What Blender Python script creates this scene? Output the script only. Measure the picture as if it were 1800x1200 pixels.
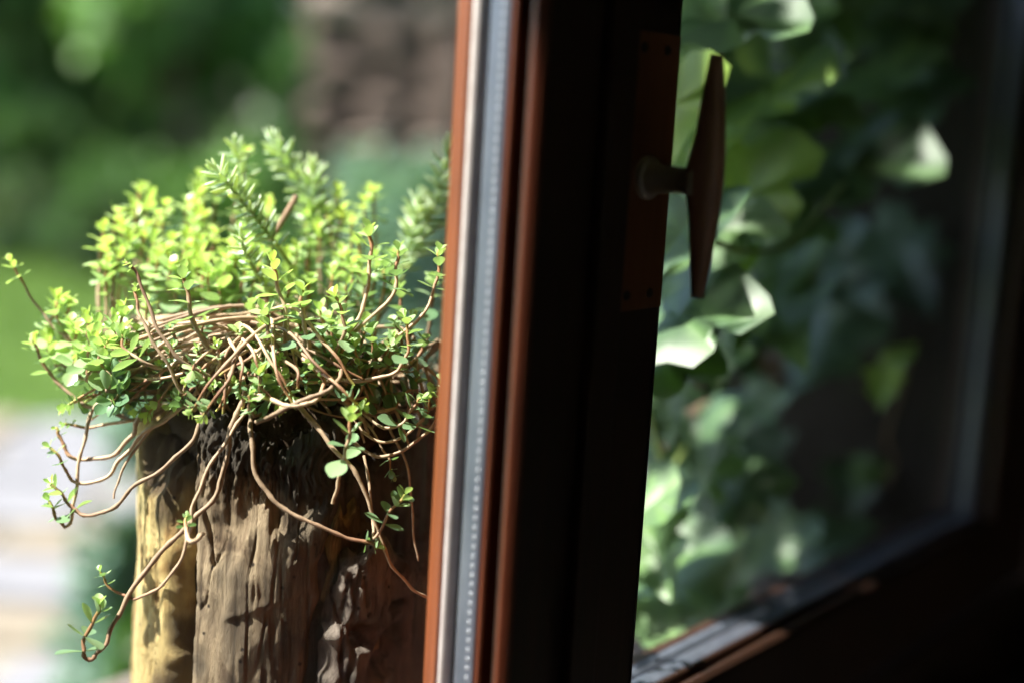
import bpy, math, random
import numpy as np
from mathutils import Vector, Matrix

for o in list(bpy.data.objects):
    bpy.data.objects.remove(o, do_unlink=True)
SC = bpy.context.scene
COL = SC.collection
rnd = random.Random(11)
R = math.radians

# ------------------------------------------------------------------ camera
CAMZ = 1.45
TILT, ROLL, F = R(9.0), R(3.44), 2500.0
FWD = Vector((0, math.cos(TILT), -math.sin(TILT)))
UP0 = Vector((0, math.sin(TILT), math.cos(TILT)))
RT0 = Vector((1, 0, 0))
RT = RT0 * math.cos(ROLL) + UP0 * math.sin(ROLL)
UP = UP0 * math.cos(ROLL) - RT0 * math.sin(ROLL)
CAM = Vector((0, 0, CAMZ))
cd = bpy.data.cameras.new('camera')
cam = bpy.data.objects.new('camera', cd)
COL.objects.link(cam)
cam.matrix_world = Matrix(((RT.x, UP.x, -FWD.x, 0), (RT.y, UP.y, -FWD.y, 0), (RT.z, UP.z, -FWD.z, CAMZ), (0, 0, 0, 1)))
cd.sensor_width = 36.0
cd.lens = 50.0
cd.clip_start, cd.clip_end = 0.02, 500
cd.dof.use_dof = True
cd.dof.focus_distance = 0.935
cd.dof.aperture_fstop = 1.5
cd.dof.aperture_blades = 0
SC.camera = cam

# ------------------------------------------------------------------ sky, sun, exposure
SUN_AZ = Vector((-0.955, -0.297, 0)).normalized()
SUN_EL = R(54)
world = bpy.data.worlds.new('World')
SC.world = world
world.use_nodes = True
nt = world.node_tree
bg = nt.nodes['Background']
sky = nt.nodes.new('ShaderNodeTexSky')
sky.sky_type = 'NISHITA'
sky.sun_disc = False
sky.sun_elevation = SUN_EL
sky.sun_rotation = math.atan2(SUN_AZ.x, SUN_AZ.y)
sky.air_density = 1.0
sky.dust_density = 1.5
nt.links.new(sky.outputs[0], bg.inputs[0])
bg.inputs[1].default_value = 0.13
sl = bpy.data.lights.new('sun', 'SUN')
sl.energy = 5.0
sl.angle = R(0.5)
sl.color = (1.0, 0.95, 0.86)
sun = bpy.data.objects.new('sun', sl)
COL.objects.link(sun)
sdir = Vector((SUN_AZ.x * math.cos(SUN_EL), SUN_AZ.y * math.cos(SUN_EL), math.sin(SUN_EL)))
sun.rotation_euler = sdir.to_track_quat('Z', 'Y').to_euler()
sun.location = sdir * 20
SC.view_settings.view_transform = 'Standard'
SC.view_settings.look = 'None'
SC.view_settings.exposure = 2.0
SC.view_settings.gamma = 1.0
SC.cycles.use_denoising = True
SC.cycles.max_bounces = 8
SC.cycles.transparent_max_bounces = 24
SC.cycles.caustics_reflective = False
SC.cycles.caustics_refractive = False


# ------------------------------------------------------------------ helpers
def P(px, py, z):
    """point seen at photo pixel (px, py) at a distance z along the view axis"""
    return CAM + (FWD + RT * ((px - 900) / F) + UP * ((600 - py) / F)) * z


def obj(name, mesh, mat=None, parent=None, loc=None, smooth=True):
    o = bpy.data.objects.new(name, mesh)
    COL.objects.link(o)
    if mat is not None and mesh is not None and len(mesh.materials) == 0:
        mesh.materials.append(mat)
    if parent is not None:
        o.parent = parent
    if loc is not None:
        o.location = loc
    return o


def mesh_of(name, V, Fc, smooth=True, attr=None):
    m = bpy.data.meshes.new(name)
    m.from_pydata([tuple(v) for v in V], [], [tuple(f) for f in Fc])
    if smooth:
        m.polygons.foreach_set('use_smooth', [True] * len(m.polygons))
    if attr:
        for k, vals in attr.items():
            a = m.attributes.new(k, 'FLOAT', 'POINT')
            a.data.foreach_set('value', np.asarray(vals, dtype=np.float32))
    m.update()
    return m


def tag(o, label, cat, group=None, kind=None):
    if label:
        o['label'] = label
    if cat:
        o['category'] = cat
    if group:
        o['group'] = group
    if kind:
        o['kind'] = kind
    return o


def empty(name, loc, label=None, cat=None, group=None):
    o = bpy.data.objects.new(name, None)
    COL.objects.link(o)
    o.location = loc
    o.empty_display_size = 0.05
    if label:
        tag(o, label, cat, group)
    return o


def fast_mesh(name, V, quads, smooth=True, attr=None):
    """numpy arrays: V (n,3), quads (m,4) or tris (m,3)"""
    m = bpy.data.meshes.new(name)
    k = quads.shape[1]
    m.vertices.add(len(V))
    m.vertices.foreach_set('co', V.astype(np.float32).ravel())
    m.loops.add(quads.size)
    m.loops.foreach_set('vertex_index', quads.astype(np.int32).ravel())
    m.polygons.add(len(quads))
    m.polygons.foreach_set('loop_start', np.arange(0, quads.size, k, dtype=np.int32))
    m.polygons.foreach_set('loop_total', np.full(len(quads), k, dtype=np.int32))
    if attr:
        for a_, vals in attr.items():
            a = m.attributes.new(a_, 'FLOAT', 'POINT')
            a.data.foreach_set('value', vals.astype(np.float32))
    m.update(calc_edges=True)
    if smooth:
        m.polygons.foreach_set('use_smooth', [True] * len(m.polygons))
    m.validate()
    return m


def scatter_mesh(name, tv, tf, mats, pos, tone=None, smooth=True):
    """many copies of a template in one mesh: mats (n,3,3), pos (n,3)"""
    n, k = len(pos), len(tv)
    V = np.einsum('nij,kj->nki', mats, tv) + pos[:, None, :]
    Fq = (tf[None, :, :] + (np.arange(n) * k)[:, None, None]).reshape(-1, tf.shape[1])
    at = None
    if tone is not None:
        at = {'tone': np.repeat(tone, k)}
    return fast_mesh(name, V.reshape(-1, 3), Fq, smooth, at)


def _hash(ix, iy, iz, seed):
    h = (ix * 374761393 + iy * 668265263 + iz * 2147483647 + seed * 974634777) & 0x7fffffff
    h = ((h ^ (h >> 13)) * 1274126177) & 0x7fffffff
    h = (h ^ (h >> 16)) & 0xffff
    return h / 65535.0


def vnoise(p, seed=0):
    p = np.asarray(p, dtype=np.float64)
    i = np.floor(p).astype(np.int64)
    f = p - i
    f = f * f * (3 - 2 * f)
    r = 0
    for dx in (0, 1):
        for dy in (0, 1):
            for dz in (0, 1):
                w = (f[..., 0] if dx else 1 - f[..., 0]) * (f[..., 1] if dy else 1 - f[..., 1]) * (f[..., 2] if dz else 1 - f[..., 2])
                r = r + w * _hash(i[..., 0] + dx, i[..., 1] + dy, i[..., 2] + dz, seed)
    return r


def fbm(p, seed=0, octv=4, gain=0.5):
    p = np.asarray(p, dtype=np.float64)
    a, s, t = 1.0, 0.0, 0.0
    for k in range(octv):
        s = s + a * vnoise(p * (2.03 ** k) + 13.7 * k, seed + k)
        t += a
        a *= gain
    return s / t


def box_mesh(name, x0, x1, y0, y1, z0, z1, bevel=0.0):
    V = [(x, y, z) for z in (z0, z1) for y in (y0, y1) for x in (x0, x1)]
    Fc = [(0, 2, 3, 1), (4, 5, 7, 6), (0, 1, 5, 4), (2, 6, 7, 3), (0, 4, 6, 2), (1, 3, 7, 5)]
    m = mesh_of(name, V, Fc, smooth=False)
    if bevel > 0:
        import bmesh
        bm = bmesh.new()
        bm.from_mesh(m)
        bmesh.ops.bevel(bm, geom=bm.edges[:] + bm.verts[:], offset=bevel, segments=2, affect='EDGES', profile=0.7)
        bm.to_mesh(m)
        bm.free()
    return m


def tube_arrays(pts, rads, seg=7, bump=0.0, seed=0):
    """a tapered tube along smooth points -> V, quads, t"""
    pts = np.asarray(pts, dtype=np.float64)
    n = len(pts)
    tan = np.gradient(pts, axis=0)
    tan /= np.linalg.norm(tan, axis=1)[:, None] + 1e-12
    ref = np.array([0.13, 0.21, 0.97])
    if abs(np.dot(ref, tan[0])) > 0.9:
        ref = np.array([1.0, 0.1, 0.05])
    u = np.cross(tan[0], ref)
    u /= np.linalg.norm(u)
    V = np.zeros((n, seg, 3))
    T = np.zeros((n, seg))
    rg = np.random.RandomState(seed)
    for i in range(n):
        u = u - tan[i] * np.dot(u, tan[i])
        u /= np.linalg.norm(u) + 1e-12
        v = np.cross(tan[i], u)
        r = rads[i] * (1 + bump * (rg.rand() - 0.5) * 2)
        for k in range(seg):
            a = 2 * math.pi * k / seg
            V[i, k] = pts[i] + (u * math.cos(a) + v * math.sin(a)) * r
            T[i, k] = i / (n - 1)
    q = []
    for i in range(n - 1):
        for k in range(seg):
            k2 = (k + 1) % seg
            q.append((i * seg + k, i * seg + k2, (i + 1) * seg + k2, (i + 1) * seg + k))
    # caps collapse
    V = V.reshape(-1, 3)
    return V, np.array(q), T.ravel()


def catmull(ctrl, per=6):
    c = [Vector(p) for p in ctrl]
    c = [c[0] * 2 - c[1]] + c + [c[-1] * 2 - c[-2]]
    out = []
    for i in range(1, len(c) - 2):
        p0, p1, p2, p3 = c[i - 1], c[i], c[i + 1], c[i + 2]
        for k in range(per):
            t = k / per
            out.append(0.5 * ((2 * p1) + (p2 - p0) * t + (2 * p0 - 5 * p1 + 4 * p2 - p3) * t * t + (3 * p1 - p0 - 3 * p2 + p3) * t ** 3))
    out.append(c[-2])
    return out


def rot_to(axis, roll=0.0):
    """matrix whose local +Z looks along axis"""
    q = Vector(axis).normalized().to_track_quat('Z', 'Y')
    return (q.to_matrix() @ Matrix.Rotation(roll, 3, 'Z'))


# ------------------------------------------------------------------ materials
class NT:
    def __init__(self, name):
        self.m = bpy.data.materials.new(name)
        self.m.use_nodes = True
        self.t = self.m.node_tree
        self.bsdf = self.t.nodes['Principled BSDF']
        self.out = self.t.nodes['Material Output']

    def n(self, typ, **kw):
        x = self.t.nodes.new(typ)
        for k, v in kw.items():
            setattr(x, k, v)
        return x

    def l(self, a, b):
        self.t.links.new(a, b)

    def coord(self, kind='Object', scale=(1, 1, 1)):
        tc = self.n('ShaderNodeTexCoord')
        mp = self.n('ShaderNodeMapping')
        mp.inputs['Scale'].default_value = scale
        self.l(tc.outputs[kind], mp.inputs[0])
        return mp.outputs[0]

    def noise(self, vec, scale, detail=5, rough=0.6, dist=0.0):
        x = self.n('ShaderNodeTexNoise')
        x.inputs['Scale'].default_value = scale
        x.inputs['Detail'].default_value = detail
        x.inputs['Roughness'].default_value = rough
        x.inputs['Distortion'].default_value = dist
        if vec is not None:
            self.l(vec, x.inputs['Vector'])
        return x.outputs['Fac']

    def ramp(self, fac, stops):
        x = self.n('ShaderNodeValToRGB')
        e = x.color_ramp.elements
        while len(e) < len(stops):
            e.new(0.5)
        for i, (p, c) in enumerate(stops):
            e[i].position = p
            e[i].color = (c[0], c[1], c[2], 1)
        self.l(fac, x.inputs[0])
        return x.outputs[0]

    def mix(self, fac, a, b, mode='MIX'):
        x = self.n('ShaderNodeMix', data_type='RGBA', blend_type=mode)
        if isinstance(fac, (int, float)):
            x.inputs[0].default_value = fac
        else:
            self.l(fac, x.inputs[0])
        for s, v in ((6, a), (7, b)):
            if isinstance(v, tuple):
                x.inputs[s].default_value = (v[0], v[1], v[2], 1)
            else:
                self.l(v, x.inputs[s])
        return x.outputs[2]

    def bump(self, h, strength=0.5, dist=0.002):
        b = self.n('ShaderNodeBump')
        b.inputs['Strength'].default_value = strength
        b.inputs['Distance'].default_value = dist
        self.l(h, b.inputs['Height'])
        self.l(b.outputs[0], self.bsdf.inputs['Normal'])

    def attr(self, name):
        a = self.n('ShaderNodeAttribute', attribute_name=name)
        return a.outputs['Fac']

    def base(self, c):
        if isinstance(c, tuple):
            self.bsdf.inputs['Base Color'].default_value = (c[0], c[1], c[2], 1)
        else:
            self.l(c, self.bsdf.inputs['Base Color'])

    def set(self, rough=0.5, metal=0.0, spec=0.5, coat=0.0):
        self.bsdf.inputs['Roughness'].default_value = rough
        self.bsdf.inputs['Metallic'].default_value = metal
        self.bsdf.inputs['Specular IOR Level'].default_value = spec
        self.bsdf.inputs['Coat Weight'].default_value = coat


def leaf_material(name, stops, transl=0.45, rough=0.38, trans_tint=(1.0, 1.0, 0.45), use_tone=True, vein=0.0, spec=0.5):
    k = NT(name)
    f = k.attr('tone') if use_tone else None
    nz = k.noise(k.coord('Object'), 90 if not vein else 40, 3)
    mth = k.n('ShaderNodeMath', operation='MULTIPLY_ADD')
    k.l(nz, mth.inputs[0])
    mth.inputs[1].default_value = 0.25
    mth.inputs[2].default_value = -0.125
    add = k.n('ShaderNodeMath', operation='ADD', use_clamp=True)
    k.l(f, add.inputs[0])
    k.l(mth.outputs[0], add.inputs[1])
    c = k.ramp(add.outputs[0], stops)
    k.base(c)
    k.set(rough, 0, spec)
    tr = k.n('ShaderNodeBsdfTranslucent')
    tc = k.mix(1.0, c, trans_tint, 'MULTIPLY')
    k.l(tc, tr.inputs[0])
    mx = k.n('ShaderNodeMixShader')
    mx.inputs[0].default_value = transl
    k.l(k.bsdf.outputs[0], mx.inputs[1])
    k.l(tr.outputs[0], mx.inputs[2])
    k.l(mx.outputs[0], k.out.inputs[0])
    return k.m


M = {}
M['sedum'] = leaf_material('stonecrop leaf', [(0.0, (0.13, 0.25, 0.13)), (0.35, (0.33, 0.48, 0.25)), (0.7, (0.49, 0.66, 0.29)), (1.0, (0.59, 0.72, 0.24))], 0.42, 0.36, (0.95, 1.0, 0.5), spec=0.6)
M['needle'] = leaf_material('needle leaf', [(0.0, (0.46, 0.62, 0.46)), (0.6, (0.62, 0.75, 0.56)), (1.0, (0.72, 0.82, 0.55))], 0.45, 0.3, spec=0.8)
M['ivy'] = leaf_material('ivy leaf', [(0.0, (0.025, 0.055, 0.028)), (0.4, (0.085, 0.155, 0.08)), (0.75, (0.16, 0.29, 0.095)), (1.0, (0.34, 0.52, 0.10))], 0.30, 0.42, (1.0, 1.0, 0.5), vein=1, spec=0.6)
M['shrub'] = leaf_material('shrub leaf', [(0.0, (0.03, 0.075, 0.02)), (0.5, (0.08, 0.18, 0.04)), (1.0, (0.18, 0.38, 0.07))], 0.35, 0.5)
M['shrub_blue'] = leaf_material('blue green leaf', [(0.0, (0.06, 0.13, 0.09)), (0.5, (0.15, 0.27, 0.19)), (1.0, (0.28, 0.40, 0.29))], 0.3, 0.45)
M['dry_leaf'] = leaf_material('dry leaf', [(0.0, (0.10, 0.055, 0.03)), (0.6, (0.19, 0.125, 0.09)), (1.0, (0.27, 0.20, 0.15))], 0.3, 0.6, (1, 0.9, 0.7))

# stems: colour runs from old grey tan wood to red to green at the young tip
k = NT('stonecrop stem')
t = k.attr('tone')
nz = k.noise(k.coord('Object'), 260, 4)
c1 = k.ramp(t, [(0.0, (0.42, 0.32, 0.22)), (0.55, (0.50, 0.38, 0.27)), (0.8, (0.33, 0.17, 0.10)), (0.93, (0.36, 0.22, 0.09)), (1.0, (0.36, 0.42, 0.10))])
c2 = k.mix(nz, (0.45, 0.42, 0.40), (1.35, 1.35, 1.35))
oi = k.n('ShaderNodeObjectInfo')
c3 = k.ramp(oi.outputs['Random'], [(0.0, (0.55, 0.49, 0.45)), (0.45, (0.92, 0.88, 0.84)), (1.0, (1.2, 1.17, 1.12))])
k.base(k.mix(1.0, k.mix(1.0, c1, c2, 'MULTIPLY'), c3, 'MULTIPLY'))
k.set(0.6, 0, 0.4)
k.bump(nz, 0.5, 0.0006)
M['stem'] = k.m
k = NT('green stem')
nz = k.noise(k.coord('Object'), 60, 3)
k.base(k.ramp(nz, [(0.3, (0.26, 0.36, 0.10)), (0.7, (0.44, 0.54, 0.18))]))
k.set(0.5)
M['stem_green'] = k.m
k = NT('dry stem')
nz = k.noise(k.coord('Object', (1, 1, 0.3)), 80, 4)
k.base(k.ramp(nz, [(0.3, (0.13, 0.075, 0.04)), (0.7, (0.36, 0.24, 0.15))]))
k.set(0.75)
M['stem_dry'] = k.m


def wood_slab_mat(name, stops, grain=(1, 1, 0.12), scale=60, dark=(0.02, 0.014, 0.01), holes=True, patch=None):
    k = NT(name)
    v = k.coord('Object', grain)
    g = k.noise(v, scale, 8, 0.65, 0.6)
    v2 = k.coord('Object')
    big = k.noise(v2, 14, 4, 0.55)
    mm = k.n('ShaderNodeMath', operation='MULTIPLY_ADD')
    k.l(g, mm.inputs[0])
    mm.inputs[1].default_value = 0.55
    sub = k.n('ShaderNodeMath', operation='MULTIPLY_ADD')
    k.l(big, sub.inputs[0])
    sub.inputs[1].default_value = 1.0
    sub.inputs[2].default_value = -0.27
    k.l(sub.outputs[0], mm.inputs[2])
    c = k.ramp(mm.outputs[0], stops)
    if patch:
        pn = k.noise(k.coord('Object', (1, 1, 0.6)), 38, 5, 0.6, 0.8)
        c = k.mix(k.ramp(pn, [(0.52, (0, 0, 0)), (0.66, (0.85, 0.85, 0.85))]), c, patch)
    streak = k.noise(k.coord('Object', (1, 1, 0.05)), 130, 6, 0.7, 0.4)
    c = k.mix(1.0, c, k.ramp(streak, [(0.36, (0.30, 0.27, 0.25)), (0.48, (0.9, 0.88, 0.86)), (0.75, (1.25, 1.22, 1.2))]), 'MULTIPLY')
    # rot and old stain patches with a shape of their own (mesh attribute)
    st = k.attr('stain')
    c = k.mix(st, c, dark)
    if holes:
        vo = k.n('ShaderNodeTexVoronoi', feature='F1')
        vo.inputs['Scale'].default_value = 75
        k.l(v2, vo.inputs['Vector'])
        hr = k.ramp(vo.outputs['Distance'], [(0.07, (1, 1, 1)), (0.13, (0, 0, 0))])
        c = k.mix(hr, c, (0.025, 0.015, 0.01))
    k.base(c)
    k.set(0.8, 0, 0.25)
    gm = k.n('ShaderNodeMath', operation='ADD')
    fine = k.noise(k.coord('Object', (1, 1, 0.30)), 420, 8, 0.8)
    k.l(g, gm.inputs[0])
    k.l(fine, gm.inputs[1])
    k.bump(gm.outputs[0], 1.0, 0.0032)
    return k.m


M['wood_yellow'] = wood_slab_mat('decayed yellow wood', [(0.08, (0.08, 0.05, 0.022)), (0.24, (0.42, 0.29, 0.12)), (0.42, (0.66, 0.51, 0.22)), (0.8, (0.78, 0.65, 0.34))], dark=(0.05, 0.03, 0.02), patch=(0.42, 0.24, 0.08))
M['wood_tan'] = wood_slab_mat('weathered tan wood', [(0.1, (0.06, 0.046, 0.033)), (0.35, (0.24, 0.185, 0.125)), (0.55, (0.43, 0.335, 0.22)), (0.85, (0.62, 0.51, 0.34))], dark=(0.035, 0.031, 0.027), patch=(0.12, 0.075, 0.045))
M['wood_grey'] = wood_slab_mat('weathered grey brown wood', [(0.1, (0.04, 0.032, 0.027)), (0.4, (0.15, 0.125, 0.105)), (0.6, (0.27, 0.23, 0.20)), (0.9, (0.42, 0.37, 0.33))], dark=(0.03, 0.028, 0.027), patch=(0.07, 0.05, 0.042))
k = NT('crumbly soil')
nz = k.noise(k.coord('Object'), 180, 6, 0.7)
k.base(k.ramp(nz, [(0.3, (0.025, 0.017, 0.011)), (0.7, (0.12, 0.08, 0.05))]))
k.set(0.95, 0, 0.2)
k.bump(nz, 1.0, 0.004)
M['soil'] = k.m

# stained sash wood
def stained(name, a, b, rough=0.32, coat=0.25):
    k = NT(name)
    v = k.coord('Object', (1, 1, 0.04))
    g = k.noise(v, 120, 6, 0.6, 0.3)
    w = k.noise(k.coord('Object'), 7, 3)
    c = k.ramp(g, [(0.25, a), (0.75, b)])
    k.base(k.mix(1.0, c, k.ramp(w, [(0.3, (0.75, 0.75, 0.75)), (0.7, (1.2, 1.15, 1.1))]), 'MULTIPLY'))
    k.set(rough, 0, 0.5, coat)
    k.bump(g, 0.25, 0.0006)
    return k.m


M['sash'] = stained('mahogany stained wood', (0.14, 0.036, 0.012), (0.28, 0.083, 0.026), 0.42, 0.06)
M['sash_shade'] = stained('shaded mahogany', (0.09, 0.018, 0.006), (0.17, 0.038, 0.010), 0.5, 0.0)  # sash wood coloured darker so the inner beads look less lit
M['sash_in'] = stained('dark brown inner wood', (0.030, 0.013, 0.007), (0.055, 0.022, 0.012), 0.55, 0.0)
k = NT('spacer aluminium')
nz = k.noise(k.coord('Object', (1, 1, 0.15)), 90, 4)
k.base(k.ramp(nz, [(0.3, (0.125, 0.145, 0.195)), (0.7, (0.215, 0.24, 0.305))]))
k.set(0.42, 0.55, 0.5)
k.bump(nz, 0.1, 0.0004)
M['alu'] = k.m
k = NT('shaded spacer')
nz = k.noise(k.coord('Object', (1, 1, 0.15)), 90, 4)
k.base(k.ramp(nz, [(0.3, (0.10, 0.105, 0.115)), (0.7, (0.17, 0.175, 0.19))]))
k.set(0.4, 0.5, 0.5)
M['alu_dark'] = k.m  # darker spacer copy made for shade on the right; not assigned
k = NT('perforation rim')
k.base((0.40, 0.42, 0.47))
k.set(0.35, 0.5)
M['rim'] = k.m
k = NT('white sealant')
nz = k.noise(k.coord('Object'), 60, 4)
k.base(k.ramp(nz, [(0.3, (0.66, 0.56, 0.55)), (0.7, (0.82, 0.74, 0.73))]))
k.set(0.25, 0, 0.5, 0.4)
M['highlight'] = k.m
k = NT('black gasket')
nz = k.noise(k.coord('Object'), 80, 3)
k.base(k.ramp(nz, [(0.3, (0.015, 0.013, 0.012)), (0.7, (0.035, 0.03, 0.027))]))
k.set(0.6)
M['gasket'] = k.m
k = NT('bronze metal')
nz = k.noise(k.coord('Object'), 70, 4)
k.base(k.ramp(nz, [(0.3, (0.40, 0.32, 0.25)), (0.7, (0.55, 0.46, 0.38))]))
k.set(0.38, 0.35)
M['bronze'] = k.m
M['plate'] = stained('reddish brown plate', (0.17, 0.06, 0.026), (0.26, 0.095, 0.042), 0.4, 0.1)
M['lever'] = stained('reddish brown lever', (0.42, 0.20, 0.13), (0.52, 0.27, 0.18), 0.3, 0.3)
k = NT('window glass')
gl = k.n('ShaderNodeBsdfGlossy')
gl.inputs['Roughness'].default_value = 0.0
tr = k.n('ShaderNodeBsdfTransparent')
tr.inputs[0].default_value = (0.985, 0.992, 0.987, 1)
fr = k.n('ShaderNodeFresnel')
geo = k.n('ShaderNodeNewGeometry')
ior = k.n('ShaderNodeMapRange')          # the pane is thin: both of its faces reflect as an air to glass face
ior.inputs['To Min'].default_value = 1.45
ior.inputs['To Max'].default_value = 1.0 / 1.45
k.l(geo.outputs['Backfacing'], ior.inputs['Value'])
k.l(ior.outputs[0], fr.inputs[0])
mx = k.n('ShaderNodeMixShader')
k.l(fr.outputs[0], mx.inputs[0])
k.l(tr.outputs[0], mx.inputs[1])
k.l(gl.outputs[0], mx.inputs[2])
k.l(mx.outputs[0], k.out.inputs[0])
M['glass'] = k.m


def simple(name, a, b, scale, rough=0.85, bump=0.5, dist=0.01, stretch=(1, 1, 1)):
    k = NT(name)
    nz = k.noise(k.coord('Object', stretch), scale, 7, 0.62)
    k.base(k.ramp(nz, [(0.3, a), (0.7, b)]))
    k.set(rough, 0, 0.3)
    k.bump(nz, bump, dist)
    return k.m


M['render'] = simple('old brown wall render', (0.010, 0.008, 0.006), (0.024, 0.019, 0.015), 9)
M['room'] = simple('old plaster room wall', (0.62, 0.57, 0.50), (0.74, 0.69, 0.62), 5)
M['room_dark'] = simple('darkened room wall', (0.012, 0.008, 0.006), (0.022, 0.015, 0.011), 5)  # unseen wall made dark to keep its reflection in the right pane low
M['sill'] = simple('stone sill', (0.09, 0.075, 0.065), (0.18, 0.15, 0.13), 20)
M['lawn'] = simple('lawn', (0.04, 0.085, 0.012), (0.085, 0.15, 0.022), 1.6, 0.9, 0.6, 0.03)
M['grass'] = leaf_material('grass blade', [(0.0, (0.04, 0.085, 0.014)), (1.0, (0.13, 0.22, 0.03))], 0.4, 0.5)
M['paving'] = simple('pale paving stone', (0.125, 0.122, 0.132), (0.205, 0.20, 0.215), 6, 0.8, 0.4, 0.01)
M['paving_warm'] = simple('warm paving stone', (0.15, 0.122, 0.09), (0.22, 0.185, 0.14), 6, 0.8, 0.4, 0.01)
M['joint'] = simple('sandy joints', (0.16, 0.14, 0.11), (0.28, 0.25, 0.20), 30, 0.95)
M['rock'] = simple('brown wall stone', (0.05, 0.035, 0.028), (0.15, 0.105, 0.085), 7, 0.85, 0.8, 0.02)
M['rock_pale'] = simple('pale wall stone', (0.16, 0.12, 0.10), (0.32, 0.25, 0.21), 7, 0.85, 0.8, 0.02)
M['mortar'] = simple('dark wall core', (0.03, 0.022, 0.017), (0.06, 0.045, 0.035), 12)
M['bark'] = simple('bark', (0.04, 0.028, 0.018), (0.12, 0.085, 0.06), 14, 0.9, 1.0, 0.02, (1, 1, 0.3))

# ------------------------------------------------------------------ window coordinates
DH = R(37.0)
D = Vector((math.sin(DH), math.cos(DH), 0))       # along the window, away to the right
N = Vector((-math.cos(DH), math.sin(DH), 0))      # outwards
O0 = P(918, 600, 0.80)
O0.z = 0.0


def W(u, w, z):
    return O0 + D * u + N * w + Vector((0, 0, z))


def pix_win(px, py, w):
    """window coordinates (u, z) where the ray of a photo pixel meets the plane w"""
    d = P(px, py, 1.0) - CAM
    s = (w - (CAM - O0).dot(N)) / d.dot(N)
    q = CAM + d * s
    return (q - O0).dot(D), q.z


WROT = Matrix(((D.x, N.x, 0), (D.y, N.y, 0), (0, 0, 1)))   # local x = u, y = w, z = z


def wparent(name, u, z, label, cat, group=None):
    o = empty(name, W(u, 0, z), label, cat, group)
    o.rotation_euler = WROT.to_euler()
    return o


# ------------------------------------------------------------------ house: thick wall round the opening, dark room
SILL_Z = 0.90
HEAD_Z = 2.80
WT0, WT1 = 0.075, 0.56
U0, U1 = -0.86, 1.055
wall_root = wparent('house_wall', 0, 0, None, None)
wall_root['kind'] = 'structure'
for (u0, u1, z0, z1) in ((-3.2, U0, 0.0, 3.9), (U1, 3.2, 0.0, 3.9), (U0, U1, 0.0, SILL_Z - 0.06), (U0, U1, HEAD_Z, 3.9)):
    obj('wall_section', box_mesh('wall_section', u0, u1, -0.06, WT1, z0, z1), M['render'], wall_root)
sill = wparent('window_sill', 0.03, 0.0, 'rough stone sill under the window carrying the stump', 'sill')
obj('sill_slab', box_mesh('sill_slab', U0 + 0.002 - 0.03, U1 - 0.032, 0.068, WT1 + 0.03, SILL_Z - 0.058, SILL_Z, 0.006), M['sill'], sill)
room = wparent('room', 0, 0, None, None)
room['kind'] = 'structure'
for nm, b in (('room_floor', (-1.7, 1.9, -2.4, -0.062, 0.2, 0.3)), ('room_ceiling', (-1.7, 1.9, -2.4, -0.062, 2.95, 3.05)),
              ('room_wall', (-1.8, -1.7, -2.4, -0.062, 0.2, 3.05)), ('room_wall', (1.9, 2.0, -2.4, -0.062, 0.2, 3.05)),
              ('room_wall', (-1.8, 2.0, -2.5, -2.4, 0.2, 3.05))):
    obj(nm, box_mesh(nm, *b), M['room_dark' if b[0] > 1.8 else 'room'], room)

# fixed frame
fr_o = wparent('window_frame', 0.03, SILL_Z, 'dark wooden window frame around both casements', 'window frame')
GU0, GU1 = -0.70, 0.0            # left pane glass extents in u
HU0, HU1 = 0.150, 0.862          # right pane
GZ0 = 1.055
GZ1 = 2.65
ft = 0.05
for nm, b in (('jamb', (U0 + 0.003 - 0.03, U0 + ft - 0.03, 0.0, 0.066, 0.002, HEAD_Z - SILL_Z - 0.003)),
              ('jamb', (U1 - ft - 0.03 + 0.02, U1 - 0.003 - 0.03, 0.0, 0.066, 0.002, HEAD_Z - SILL_Z - 0.003)),
              ('head_rail', (U0 + ft - 0.029, U1 - ft - 0.011, 0.0, 0.066, HEAD_Z - SILL_Z - 0.055, HEAD_Z - SILL_Z - 0.003)),
              ('bottom_rail', (U0 + ft - 0.029, U1 - ft - 0.011, 0.0, 0.066, -0.055, 0.052))):
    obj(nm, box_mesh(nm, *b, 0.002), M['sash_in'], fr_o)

# sash profile as seen across the glazing rebate: list of (v, w) with v growing from the glass into the wood
WALU0, WALU1 = 0.0265, 0.0440
WK = 0.88        # sash depth scale


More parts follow.
